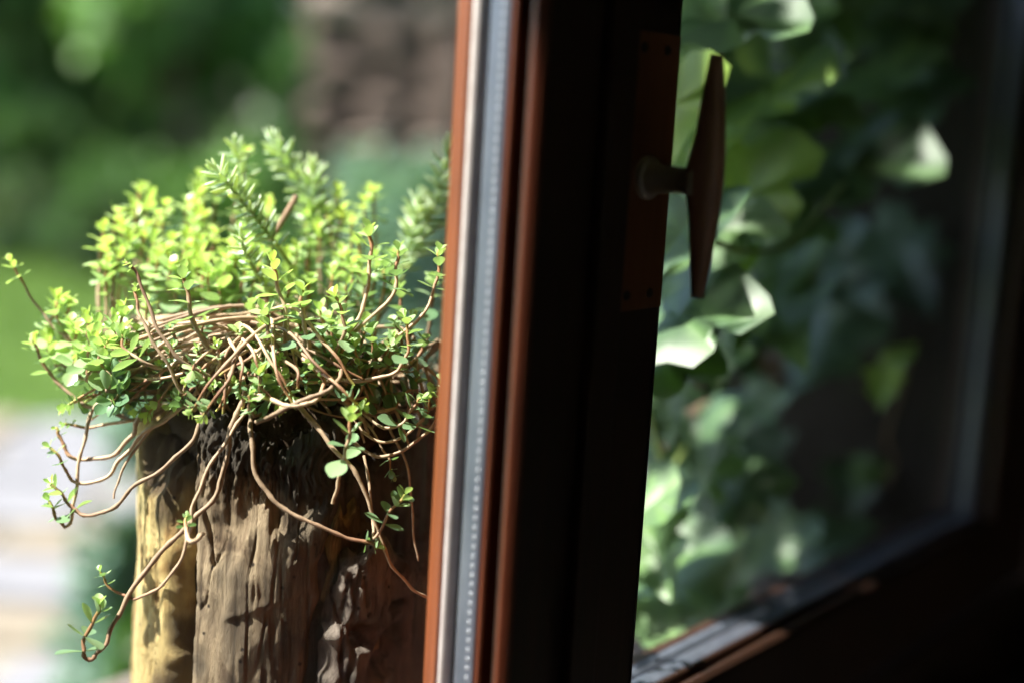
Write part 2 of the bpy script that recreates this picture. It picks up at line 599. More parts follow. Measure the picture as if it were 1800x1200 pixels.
def sash(name, u0, u1, z0, z1, bw_l, bw_r, bw_t, bw_b, label, wood='sash', bead='sash_shade', alu='alu'):
    """u0..u1, z0..z1 = visible glass; bw = member widths"""
    uc, zc = (u0 + u1) / 2, z0
    root = wparent(name, uc, zc, label, 'window', 'casements of the window')
    # members: sweep profile along each side with mitred ends
    sides = {
        'stile_r': ((u1, z0), (u1, z1), (1, 0), bw_r), 'stile_l': ((u0, z1), (u0, z0), (-1, 0), bw_l),
        'rail_t': ((u1, z1), (u0, z1), (0, 1), bw_t), 'rail_b': ((u0, z0), (u1, z0), (0, -1), bw_b)}

    def sweep(pname, prof, mat, side, closed=False, parent=root, smooth=False):
        a, b, nrm, bw = sides[side]
        V, Fc = [], []
        du = np.sign(b[0] - a[0])
        dz = np.sign(b[1] - a[1])
        n = len(prof)
        for end, s in ((a, -1), (b, 1)):
            for (v, w) in prof:
                vv = min(v, bw)
                vm = vv if v <= 0.0205 else vv
                # mitre: the end moves outwards with v, as wide as the neighbour's own width allows
                ext = vm
                if v > 0.021:
                    if side.startswith('rail'):
                        nb = bw_r if (s * du > 0) else bw_l
                    else:
                        nb = bw_t if (s * dz > 0) else bw_b
                    ext = 0.021 + (nb - 0.021) * (vv - 0.021) / max(1e-6, (bw - 0.021))
                uu = end[0] + nrm[0] * vv + du * s * ext
                zz = end[1] + nrm[1] * vv + dz * s * ext
                V.append((uu - uc, w * WK, zz - zc))
        m_ = n if closed else n - 1
        for i in range(m_):
            j = (i + 1) % n
            Fc.append((i, j, n + j, n + i))
        if closed:
            Fc.append(tuple(range(n - 1, -1, -1)))
            Fc.append(tuple(range(n, 2 * n)))
        me = mesh_of(pname, V, Fc, smooth=smooth)
        import bmesh
        bm = bmesh.new()
        bm.from_mesh(me)
        bmesh.ops.recalc_face_normals(bm, faces=bm.faces[:])
        bm.to_mesh(me)
        bm.free()
        return obj(pname, me, mat, parent)

    for side in sides:
        nm = 'stile' if side.startswith('stile') else 'rail'
        bw = sides[side][3]
        # inner wooden body (room side, dark): face, rounded arris, then back along the rebate floor
        body = [(bw, 0.0), (0.0085, 0.0), (0.0045, 0.0010), (0.0020, 0.0035), (0.0015, 0.0095), (0.0035, 0.0115),
                (0.0165, 0.0125), (0.0165, 0.0245), (0.0165, 0.0480), (0.0165, 0.0610), (bw, 0.0610)]
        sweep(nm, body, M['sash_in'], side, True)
        # moulded arris catching the light: thin brown strip on the room side
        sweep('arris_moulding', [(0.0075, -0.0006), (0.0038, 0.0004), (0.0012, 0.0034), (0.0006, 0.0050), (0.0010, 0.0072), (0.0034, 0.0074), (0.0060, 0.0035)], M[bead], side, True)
        # inner glazing bead in front of the glass
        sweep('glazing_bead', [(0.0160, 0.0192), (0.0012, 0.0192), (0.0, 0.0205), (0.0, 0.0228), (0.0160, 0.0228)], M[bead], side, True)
        sp = sweep('spacer_bar', [(0.0160, WALU0), (0.0040, WALU0), (0.0026, WALU0 + 0.0012), (0.0022, WALU0 + 0.004), (0.0022, WALU1 - 0.004), (0.0026, WALU1 - 0.0012), (0.0040, WALU1), (0.0160, WALU1)], M[alu], side, True)
        sweep('gasket', [(0.0160, 0.0474), (0.0060, 0.0474), (0.0060, 0.0484), (0.0160, 0.0484)], M['gasket'], side, True)
        sweep('highlight_bead', [(0.0160, 0.0486), (0.0036, 0.0486), (0.0010, 0.0498), (-0.0004, 0.0522), (-0.0004, 0.0545), (0.0010, 0.0560), (0.0160, 0.0568)], M['highlight' if wood == 'sash' else 'alu'], side, True, smooth=True)  # pale strip painting the outer bead's highlight, greyer on the right casement
        sweep('outer_bead', [(bw, 0.0612), (0.0160, 0.0612), (0.0160, 0.0570), (0.0012, 0.0570), (0.0, 0.0582), (0.0, 0.0670), (0.0015, 0.0690), (bw, 0.0690)], M[wood], side, True)
        if side == 'stile_r':
            # perforations: tiny raised rims in two rows along the spacer
            ring = [(math.cos(a) * r, h, math.sin(a) * r) for r, h in ((0.0013, 0.0), (0.0011, 0.00035), (0.0007, 0.00035), (0.0005, 0.0)) for a in [2 * math.pi * i / 8 for i in range(8)]]
            rf = [(q * 8 + i, q * 8 + (i + 1) % 8, (q + 1) * 8 + (i + 1) % 8, (q + 1) * 8 + i) for q in range(3) for i in range(8)]
            rme = mesh_of('perforation', [(-h, x, z) for (x, h, z) in ring], rf)
            rme.materials.append(M['rim'])
            zz = z0 + 0.01
            while zz < z0 + 0.62 and u1 < 0.1:
                o = obj('perforation', rme, None, sp)
                o.location = (u1 + 0.0022 - uc, (WALU0 + 0.0055) * WK, zz - zc)
                zz += 0.0058
    # glass panes
    for w0 in (0.0232, 0.0442):
        obj('glass_pane', box_mesh('glass_pane', u0 - 0.012 - uc, u1 + 0.012 - uc, w0 * WK, w0 * WK + 0.0026, z0 - 0.012 - zc, z1 + 0.012 - zc), M['glass'], root)
    return root, uc, zc


s_left, _, _ = sash('casement', GU0, GU1, GZ0, GZ1, 0.075, 0.0705, 0.085, 0.085, 'reddish brown casement at left with its grey spacer strip edge showing')
s_right, ruc, rzc = sash('casement', HU0, HU1, GZ0, GZ1, 0.0765, 0.13, 0.085, 0.085, 'casement at right coloured dark for its shade, with T shaped handle in front of ivy', 'sash_in', 'sash_in', 'alu')  # its beads take the dark wood: shade put into the colour
# cover strip where the two casements meet
me = box_mesh('meeting_strip', 0.060 - (GU0 + GU1) / 2, 0.088 - (GU0 + GU1) / 2, -0.008, -0.0004, -0.08, GZ1 - GZ0 + 0.08, 0.002)
obj('meeting_strip', me, M['sash_in'], s_left)

# dust and dried drops on the right hand pane
k = NT('dust')
k.base((0.6, 0.6, 0.58))
k.set(0.8)
V, Fc = [], []
rd = random.Random(4)
for i in range(60):
    cu, cz, r_ = rd.uniform(HU0 + 0.02, HU1 - 0.02) - ruc, rd.uniform(1.08, 1.62) - rzc, rd.uniform(0.00015, 0.00045)
    b0 = len(V)
    for a in range(6):
        V.append((cu + math.cos(a * 1.047) * r_, 0.0232 * WK - 0.0002, cz + math.sin(a * 1.047) * r_ * rd.uniform(0.7, 1.4)))
    Fc.append(tuple(range(b0, b0 + 6)))
ds = obj('dust_specks', mesh_of('dust_specks', V, Fc, False), k.m, s_right)
ds['kind'] = 'stuff'

# ------------------------------------------------------------------ handle
u_pl, z_pl = pix_win(1126, 300, 0.0)
pu0, _ = pix_win(1082, 300, 0)
pu1, _ = pix_win(1172, 300, 0)
_, pz1 = pix_win(1140, 56, 0)
_, pz0 = pix_win(1105, 545, 0)
pw = (pu1 - pu0) / 2
pu = (pu0 + pu1) / 2
hz = pix_win(1150, 312, 0)[1]
plate = obj('handle', box_mesh('handle', -pw, pw, -0.0035, -0.0002, pz0 - hz, pz1 - hz, 0.0012), M['plate'], s_right)
plate.location = (pu - ruc, 0, hz - rzc)
plate['label'] = 'reddish brown handle plate with bronze T lever'


def lathe(name, prof, seg=24, axis='w'):
    V, Fc = [], []
    for (r, h) in prof:
        for i in range(seg):
            a = 2 * math.pi * i / seg
            V.append((r * math.cos(a), -h, r * math.sin(a)))
    for j in range(len(prof) - 1):
        for i in range(seg):
            i2 = (i + 1) % seg
            Fc.append((j * seg + i, j * seg + i2, (j + 1) * seg + i2, (j + 1) * seg + i))
    Fc.append(tuple(range((len(prof) - 1) * seg, len(prof) * seg)))
    return mesh_of(name, V, Fc)


obj('rosette', lathe('rosette', [(0.0135, 0.0034), (0.0135, 0.0065), (0.0125, 0.0078), (0.0085, 0.0080)]), M['bronze'], plate)
NECK = 0.040
obj('neck', lathe('neck', [(0.0098, 0.0075), (0.0092, 0.012), (0.0082, 0.020), (0.0080, 0.028), (0.0086, 0.033), (0.0105, 0.037), (0.0125, NECK + 0.002)]), M['bronze'], plate)
# lever: long spindle, swollen at the middle where the neck meets it
_, lz1 = pix_win(1250, 96, -NECK)
_, lz0 = pix_win(1222, 520, -NECK)
V, Fc = [], []
NS, SG = 36, 20
for j in range(NS + 1):
    t = j / NS
    zz = (lz0 + (lz1 - lz0) * t) - hz
    s = abs(t - 0.5) * 2
    prof = 0.0034 + 0.0062 * (1 - s ** 1.5)
    wth = 0.0046 + 0.0056 * (1 - s ** 1.25)
    back = 0.0045 * math.exp(-(s / 0.22) ** 2)
    for i in range(SG):
        a = 2 * math.pi * i / SG
        ca, sa = math.cos(a), math.sin(a)
        rr = 1.0 / (abs(ca) ** 2.6 + abs(sa) ** 2.6) ** (1 / 2.6)
        dx = wth * ca * rr
        dy = prof * sa * rr
        if sa > 0:
            dy += back * sa
        V.append((dx, -(NECK + 0.006) + dy, zz))
for j in range(NS):
    for i in range(SG):
        i2 = (i + 1) % SG
        Fc.append((j * SG + i, j * SG + i2, (j + 1) * SG + i2, (j + 1) * SG + i))
Fc.append(tuple(range(SG - 1, -1, -1)))
Fc.append(tuple(range(NS * SG, NS * SG + SG)))
obj('lever', mesh_of('lever', V, Fc), M['lever'], plate)
scm = lathe('screw', [(0.0030, 0.0033), (0.0030, 0.0044), (0.0022, 0.0052), (0.0008, 0.0040), (0.0002, 0.0040)], 12)
scm.materials.append(M['gasket'])
for su in (-0.45, 0.45):
    for sz in (pz0 - hz + 0.010, pz1 - hz - 0.010):
        o = obj('screw', scm, None, plate)
        o.location = (su * pw, 0, sz)

# ------------------------------------------------------------------ tree stump on the sill
SD = 1.045
SC0 = P(507, 830, SD)
SX, SY = SC0.x, SC0.y
SR = 0.110
stump = empty('tree_stump', (SX, SY, SILL_Z), 'weathered split tree stump planter standing on the window sill', 'tree stump')


def zpix(py, px=500, z=0.945):
    return P(px, py, z).z - SILL_Z


ZT = zpix(735)


def slab(name, mat, th0, th1, ztop, nu, nv, rad, seed, edge=0.022, knob0=0.0, stain=None, relief=0.006, top_j=0.012, zbot=0.0, groove=None, crack=0.006, lump=0.0035):
    """curved slab of wood: th0(h), th1(h) in degrees (0 = towards the camera, + = to the right), ztop(s)"""
    s = np.linspace(0, 1, nu)
    h = np.linspace(0, 1, nv)
    S, H = np.meshgrid(s, h)
    zt = np.array([ztop(x) for x in s])
    jag = (fbm(np.stack([s * 14, s * 0 + seed, s * 0], -1), seed, 4) - 0.5) * 2 * top_j
    zt = zt + jag
    Z = zbot + (zt[None, :] - zbot) * H
    T0 = np.vectorize(th0)(H)
    T1 = np.vectorize(th1)(H)
    jw = (fbm(np.stack([Z * 45, S * 0 + seed * 3.1, S * 0], -1), seed + 5, 4) - 0.5)
    T0 = T0 + jw * 7
    T1 = T1 + (fbm(np.stack([Z * 45, S * 0 + seed * 1.7, S * 0 + 9], -1), seed + 6, 4) - 0.5) * 7
    TH = np.radians(T0 + (T1 - T0) * S)
    pr = np.stack([np.sin(TH) * SR * 30, -np.cos(TH) * SR * 30, Z * 9], -1)
    Rr = rad + (fbm(pr, seed + 1, 4) - 0.5) * 2 * relief
    # long fibres
    pf = np.stack([np.sin(TH) * SR * 170, -np.cos(TH) * SR * 170, Z * 16 + 3 * fbm(pr * 0.6, seed + 9, 2)], -1)
    Rr = Rr + (fbm(pf, seed + 2, 3) - 0.5) * (0.0045 if lump > 0.002 else 0.0026)
    crk = np.abs(fbm(np.stack([np.sin(TH) * SR * 60, -np.cos(TH) * SR * 60, Z * 7], -1), seed + 12, 3) - 0.5)
    Rr = Rr - crack * np.clip(1 - crk / 0.022, 0, 1)
    pl = np.stack([np.sin(TH) * SR * 90, -np.cos(TH) * SR * 90, Z * 90], -1)
    Rr = Rr + (fbm(pl, seed + 3, 4) - 0.5) * lump
    if groove:
        Rr = Rr + groove(S, H, TH, Z)
    ed = np.minimum(S, 1 - S)
    wde = 0.11
    Rr = Rr - edge * np.clip(1 - ed / wde, 0, 1) ** 2
    if knob0:
        kn = vnoise(np.stack([Z * 95, S * 0 + 2, S * 0], -1), seed + 8)
        Rr = Rr + knob0 * np.clip(1 - S / 0.10, 0, 1) * (kn - 0.35)
    # top rounds inwards
    Rr = Rr - 0.010 * np.clip((H - 0.96) / 0.04, 0, 1) ** 2
    st = np.zeros_like(S)
    if stain:
        st = np.clip(stain(S, H, TH, Z), 0, 1)
    X = np.sin(TH) * Rr
    Y = -np.cos(TH) * Rr
    V = np.stack([X, Y, Z], -1).reshape(-1, 3)
    A = st.reshape(-1)
    rows = nv
    extra = []
    for kx in (1, 2, 3, 4):          # broken top face running inwards
        rr = Rr[-1] - 0.008 * kx
        zz = Z[-1] - 0.003 * kx + (fbm(np.stack([s * 30, s * 0 + kx * 0.7, s * 0], -1), seed + 20, 3) - 0.5) * 0.016
        extra.append(np.stack([np.sin(TH[-1]) * rr, -np.cos(TH[-1]) * rr, zz], -1))
    V = np.concatenate([V] + extra)
    A = np.concatenate([A] + [st[-1] * 0.5 + 0.2] * 4)
    rows += 4
    q = []
    idx = np.arange(rows * nu).reshape(rows, nu)
    q = np.stack([idx[:-1, :-1], idx[:-1, 1:], idx[1:, 1:], idx[1:, :-1]], -1).reshape(-1, 4)
    me = fast_mesh(name, V, q, True, {'stain': A})
    return obj(name, me, mat, stump)


def st_left(S, H, TH, Z):
    p = np.stack([S * 3, Z * 22, S * 0], -1)
    a = fbm(p, 41, 4)
    band = np.clip((S - 0.74) / 0.10, 0, 1) * np.clip((a - 0.36) * 5, 0, 1)
    knot = np.clip(1.25 - np.sqrt(((S - 0.76) / 0.17) ** 2 + ((Z - zpix(838)) / 0.026) ** 2), 0, 1) * 3
    rim = np.clip((0.12 - S) / 0.1, 0, 1) * np.clip((a - 0.5) * 6, 0, 1)
    low = np.clip((zpix(1120) - Z) / 0.02, 0, 1) * 0.25
    return np.maximum(np.maximum(band * 0.85, np.clip(knot, 0, 0.92)), np.maximum(rim, low))


def gr_left(S, H, TH, Z):
    k = np.sqrt(((S - 0.76) / 0.16) ** 2 + ((Z - zpix(838)) / 0.024) ** 2)
    g = -0.016 * np.clip(1.15 - k, 0, 1)
    notch = -0.03 * np.exp(-((Z - zpix(1075)) / 0.012) ** 2) * np.clip((0.35 - S) / 0.35, 0, 1)
    return g + notch


def st_mid(S, H, TH, Z):
    p = np.stack([S * 4, Z * 18, S * 0], -1)
    a = fbm(p, 52, 4)
    top = np.clip((Z - zpix(880) + (a - 0.5) * 0.09 + (S - 0.4) * 0.045) / 0.022, 0, 1) * 0.9
    right = np.clip((S - 0.52 + (a - 0.5) * 0.5) / 0.22, 0, 1) * 0.50
    low = np.clip((0.36 - np.abs(S - 0.62)) / 0.1, 0, 1) * np.clip((zpix(960) - Z + (a - 0.5) * 0.04) / 0.02, 0, 1) * 0.42
    sp = np.clip((a - 0.62) * 6, 0, 1) * 0.7
    return np.maximum(np.maximum(top, right), np.maximum(low, sp))


def gr_mid(S, H, TH, Z):
    # folds, a step where a layer broke away, a slanting crack and rough upper part
    f1 = 0.004 * np.sin((Z * 95 + S * 5) + 3 * fbm(np.stack([S * 3, Z * 20, S * 0], -1), 71, 3) * 3)
    f1 = f1 * np.clip(1 - np.abs(Z - zpix(930)) / 0.035, 0, 1)
    step_z = zpix(1085) + 0.022 * (S - 0.5) * 2
    st = 0.0018 * np.clip((Z - step_z) / 0.003, 0, 1) * np.clip((S - 0.30) / 0.05, 0, 1)
    ck_s = 0.13 + (zpix(900) - Z) * 2.6
    ck = -0.010 * np.exp(-((S - ck_s) / 0.012) ** 2) * ((Z < zpix(905)) & (Z > zpix(1005)))
    rough = (fbm(np.stack([S * 55, Z * 150, S * 0], -1), 77, 5, 0.65) - 0.5) * 0.011 * np.clip((Z - zpix(900)) / 0.02, 0, 1)
    hollow = -0.012 * np.exp(-(((S - 0.55) / 0.22) ** 2 + ((Z - zpix(870)) / 0.03) ** 2))
    return f1 + st + ck + rough + hollow


def st_right(S, H, TH, Z):
    p = np.stack([S * 5, Z * 24, S * 0], -1)
    a = fbm(p, 63, 4)
    sp = np.clip((a - 0.60) * 7, 0, 1) * 0.85
    rr = np.clip((S - 0.45 + (a - .5) * .4) / 0.25, 0, 1) * 0.65
    return np.maximum(sp, rr)


def gr_right(S, H, TH, Z):
    g = 0.0
    for (sx, py, rs, rz) in ((0.18, 1120, 0.07, 0.010), (0.32, 1150, 0.10, 0.012), (0.30, 1010, 0.035, 0.005), (0.35, 1082, 0.07, 0.004), (0.28, 1180, 0.07, 0.010), (0.40, 1135, 0.05, 0.01)):
        g = g - 0.014 * np.clip(1.2 - np.sqrt(((S - sx) / rs) ** 2 + ((Z - zpix(py)) / rz) ** 2), 0, 1)
    return g


slab('wood_slab', M['wood_yellow'], lambda h: -104, lambda h: -33, lambda s: zpix(800) + 0.006 * math.sin(s * 5) - 0.004 * (s > 0.5), 70, 170, SR - 0.002, 3, edge=0.016, stain=st_left, groove=gr_left, relief=0.004, crack=0.003, lump=0.0015)
slab('wood_slab', M['wood_tan'], lambda h: -28.5, lambda h: 9 + 22 * h, lambda s: zpix(745) + 0.012 * math.sin(s * 7 + 1), 130, 190, SR + 0.001, 7, edge=0.020, stain=st_mid, groove=gr_mid, crack=0.0015, lump=0.0012)
slab('wood_slab', M['wood_grey'], lambda h: 4 + 25 * h, lambda h: 100, lambda s: zpix(985) + 0.020 * max(0, 1 - abs(s - 0.15) / 0.2) - 0.01 * s, 110, 120, SR + 0.011, 13, edge=0.014, knob0=0.016, stain=st_right, groove=gr_right, relief=0.007)
slab('wood_slab', M['wood_grey'], lambda h: 14, lambda h: 104, lambda s: zpix(870) + 0.055 * s, 60, 120, SR - 0.012 + 0.004, 17, edge=0.006, stain=lambda S, H, TH, Z: 0.55 + 0 * S)
slab('wood_slab', M['wood_grey'], lambda h: 88, lambda h: 180, lambda s: zpix(740), 50, 60, SR + 0.006, 19)
slab('wood_slab', M['wood_tan'], lambda h: 180, lambda h: 256, lambda s: zpix(790), 40, 60, SR, 23)
# splinter standing off at lower left
slab('splinter', M['wood_tan'], lambda h: -112 + 6 * h, lambda h: -78 - 20 * h, lambda s: zpix(1090) - 0.015 * s, 24, 50, SR + 0.004, 29, edge=0.010, top_j=0.004)
# crumbling pale wood on the broken right slab
slab('broken_wood', M['wood_yellow'], lambda h: 24, lambda h: 50, lambda s: zpix(880) - 0.03 * abs(s - 0.4), 40, 60, SR - 0.004, 31, edge=0.012, top_j=0.02, relief=0.012, stain=lambda S, H, TH, Z: 0.35 + 0.5 * (fbm(np.stack([S * 6, Z * 90, S * 0], -1), 5, 3) > 0.5))
# dark rotten core with the soil the plant grows in
nth, nr = 56, 20
V, A = [], []
for j in range(nr):
    f = j / (nr - 1)
    for i in range(nth):
        a = 2 * math.pi * i / nth
        if f < 0.5:
            r, z = SR - 0.024, (zpix(800)) * (f / 0.5)
        else:
            g = (f - 0.5) / 0.5
            r = (SR - 0.024) * math.cos(g * math.pi / 2)
            z = zpix(800) + 0.075 * math.sin(g * math.pi / 2)
        n = rnd.uniform(-1, 1) * 0.003
        V.append(((r + n) * math.cos(a), (r + n) * math.sin(a), z + n))
idx = np.arange(nr * nth).reshape(nr, nth)
q = np.stack([idx[:-1], np.roll(idx, -1, 1)[:-1], np.roll(idx, -1, 1)[1:], idx[1:]], -1).reshape(-1, 4)
obj('soil', fast_mesh('soil', np.array(V), q, True), M['soil'], stump)

# ------------------------------------------------------------------ stonecrop
PC = P(485, 650, 1.04)          # centre of the cushion
plant_base = Vector((SX, SY, SILL_Z + zpix(800)))


def tip_depth(px, py):
    g = max(-0.75, min(1.0, (py - 440) / 160))
    w = max(0.0, 1 - ((px - 480) / 360) ** 2) ** 0.5
    return 1.035 - 0.10 * w * g - (0.03 if px < 230 and py > 480 else 0)


def leaf_template(curl, cup, width, rows=7):
    V, Fc = [], []
    for j in range(rows):
        t = j / (rows - 1)
        w = width * (0.10 + 0.90 * (math.sin(math.pi * min(1, max(0, (t - 0.05) / 0.95)) ** 1.35)) ** 0.75) if 0 < t < 1 else (0.10 * width if t == 0 else 0.16 * width)
        z = curl * t * t
        for i, c in enumerate((-1, -0.5, 0, 0.5, 1)):
            V.append((c * w, t, z + cup * w * c * c - 0.06 * width * math.exp(-(c / 0.25) ** 2) * t * (1 - t)))
    for j in range(rows - 1):
        for i in range(4):
            Fc.append((j * 5 + i, j * 5 + i + 1, (j + 1) * 5 + i + 1, (j + 1) * 5 + i))
    return np.array(V), np.array(Fc)


LT = [leaf_template(c, u, w) for c, u, w in ((0.10, 0.25, 0.33), (-0.12, 0.18, 0.37), (0.18, 0.35, 0.30), (-0.22, 0.10, 0.40))]
LM = {}
for a in range(4):
    for b in range(5):
        tn = 0.12 + 0.2 * b
        m_ = fast_mesh('leaf', LT[a][0], LT[a][1], True, {'tone': np.full(len(LT[a][0]), tn)})
        m_.materials.append(M['sedum'])
        LM[(a, b)] = m_

plant = empty('stonecrop_plant', plant_base, 'trailing round leaved yellow green stonecrop growing over the stump', 'plant')
n_leaf_obj = [0]


def leaf_frame(axis, az, elev):
    """3x3 matrix of a leaf: +Y along the leaf, +Z its upper face"""
    B = rot_to(axis)
    out = B @ Vector((math.cos(az), math.sin(az), 0))
    y = (out * math.cos(elev) + Vector(axis).normalized() * math.sin(elev)).normalized()
    z = (Vector(axis).normalized() * math.cos(elev) - out * math.sin(elev)).normalized()
    x = y.cross(z)
    return Matrix((x, y, z)).transposed()


def rosette(stem, pts, size, tone, singles, dense=1.0, length=0.022):
    """leaf pairs along the last stretch of a stem; pts = stem points, last is the tip"""
    tip = Vector(pts[-1])
    # arc length parameter
    acc = [0.0]
    for i in range(len(pts) - 1, 0, -1):
        acc.append(acc[-1] + (Vector(pts[i]) - Vector(pts[i - 1])).length)
    rev = [Vector(p) for p in reversed(pts)]

    def at(d):
        for i in range(1, len(acc)):
            if acc[i] >= d:
                f = (d - acc[i - 1]) / max(1e-9, acc[i] - acc[i - 1])
                p = rev[i - 1].lerp(rev[i], f)
                return p, (rev[i - 1] - rev[i]).normalized()
        return rev[-1], (rev[-2] - rev[-1]).normalized()
    levels = max(3, int(round(4.7 * dense)))
    mats, poss, tones = [], [], []
    az0 = rnd.uniform(0, 6.28)
    for k in range(levels):
        d = length * size * (k / (levels - 1)) ** 1.25
        p, ax = at(min(d, acc[-1] * 0.95))
        ax = (ax + Vector((0, 0, 0.35))).normalized()
        nl = 3 if k < 2 else (2 if rnd.random() < 0.55 else 3)
        for j in range(nl):
            az = az0 + k * 1.57 + j * 2 * math.pi / nl + rnd.uniform(-0.3, 0.3)
            el = R(54 - 56 * (k / (levels - 1)) + rnd.uniform(-12, 12))
            L = size * (0.0056 + 0.0092 * ((k + 0.35) / levels) ** 0.7) * rnd.uniform(0.85, 1.18)
            mats.append(leaf_frame(ax, az, el) * L)
            poss.append(p)
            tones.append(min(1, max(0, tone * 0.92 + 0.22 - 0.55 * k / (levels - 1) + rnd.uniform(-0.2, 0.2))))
    if singles and n_leaf_obj[0] + len(mats) <= 300:
        for m3, p, tn in zip(mats, poss, tones):
            b = min(4, int(tn * 5))
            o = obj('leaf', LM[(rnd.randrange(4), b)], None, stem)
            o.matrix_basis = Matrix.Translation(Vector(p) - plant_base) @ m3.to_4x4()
            n_leaf_obj[0] += 1
    else:
        a = rnd.randrange(4)
        pos = np.array([tuple(p - plant_base) for p in poss])
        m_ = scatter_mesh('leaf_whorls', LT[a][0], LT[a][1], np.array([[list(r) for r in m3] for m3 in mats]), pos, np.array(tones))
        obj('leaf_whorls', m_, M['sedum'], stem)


def make_stem(ctrl, r0, r1, per=6, tone0=0.0, name='stem'):
    pts = catmull(ctrl, per)
    # small natural wobble
    n = len(pts)
    ph = rnd.uniform(0, 6)
    for i in range(1, n - 1):
        s = math.sin(i * 0.9 + ph) * 0.0006
        pts[i] = pts[i] + Vector((s, rnd.uniform(-.0003, .0003), math.cos(i * 0.7 + ph) * 0.0006))
    rads = [r0 + (r1 - r0) * (i / (n - 1)) ** 1.2 for i in range(n)]
    # leaf scar nodes
    for i in range(2, n - 1, 3):
        rads[i] *= 1.22
    V, q, t = tube_arrays([tuple(p - plant_base) for p in pts], rads, 7, 0.10, rnd.randrange(9999))
    me = fast_mesh(name, V, q, True, {'tone': tone0 + (1 - tone0) * t if tone0 >= 0 else np.clip(t * 0.6, 0, 0.6)})
    return obj(name, me, M['stem'], plant), pts


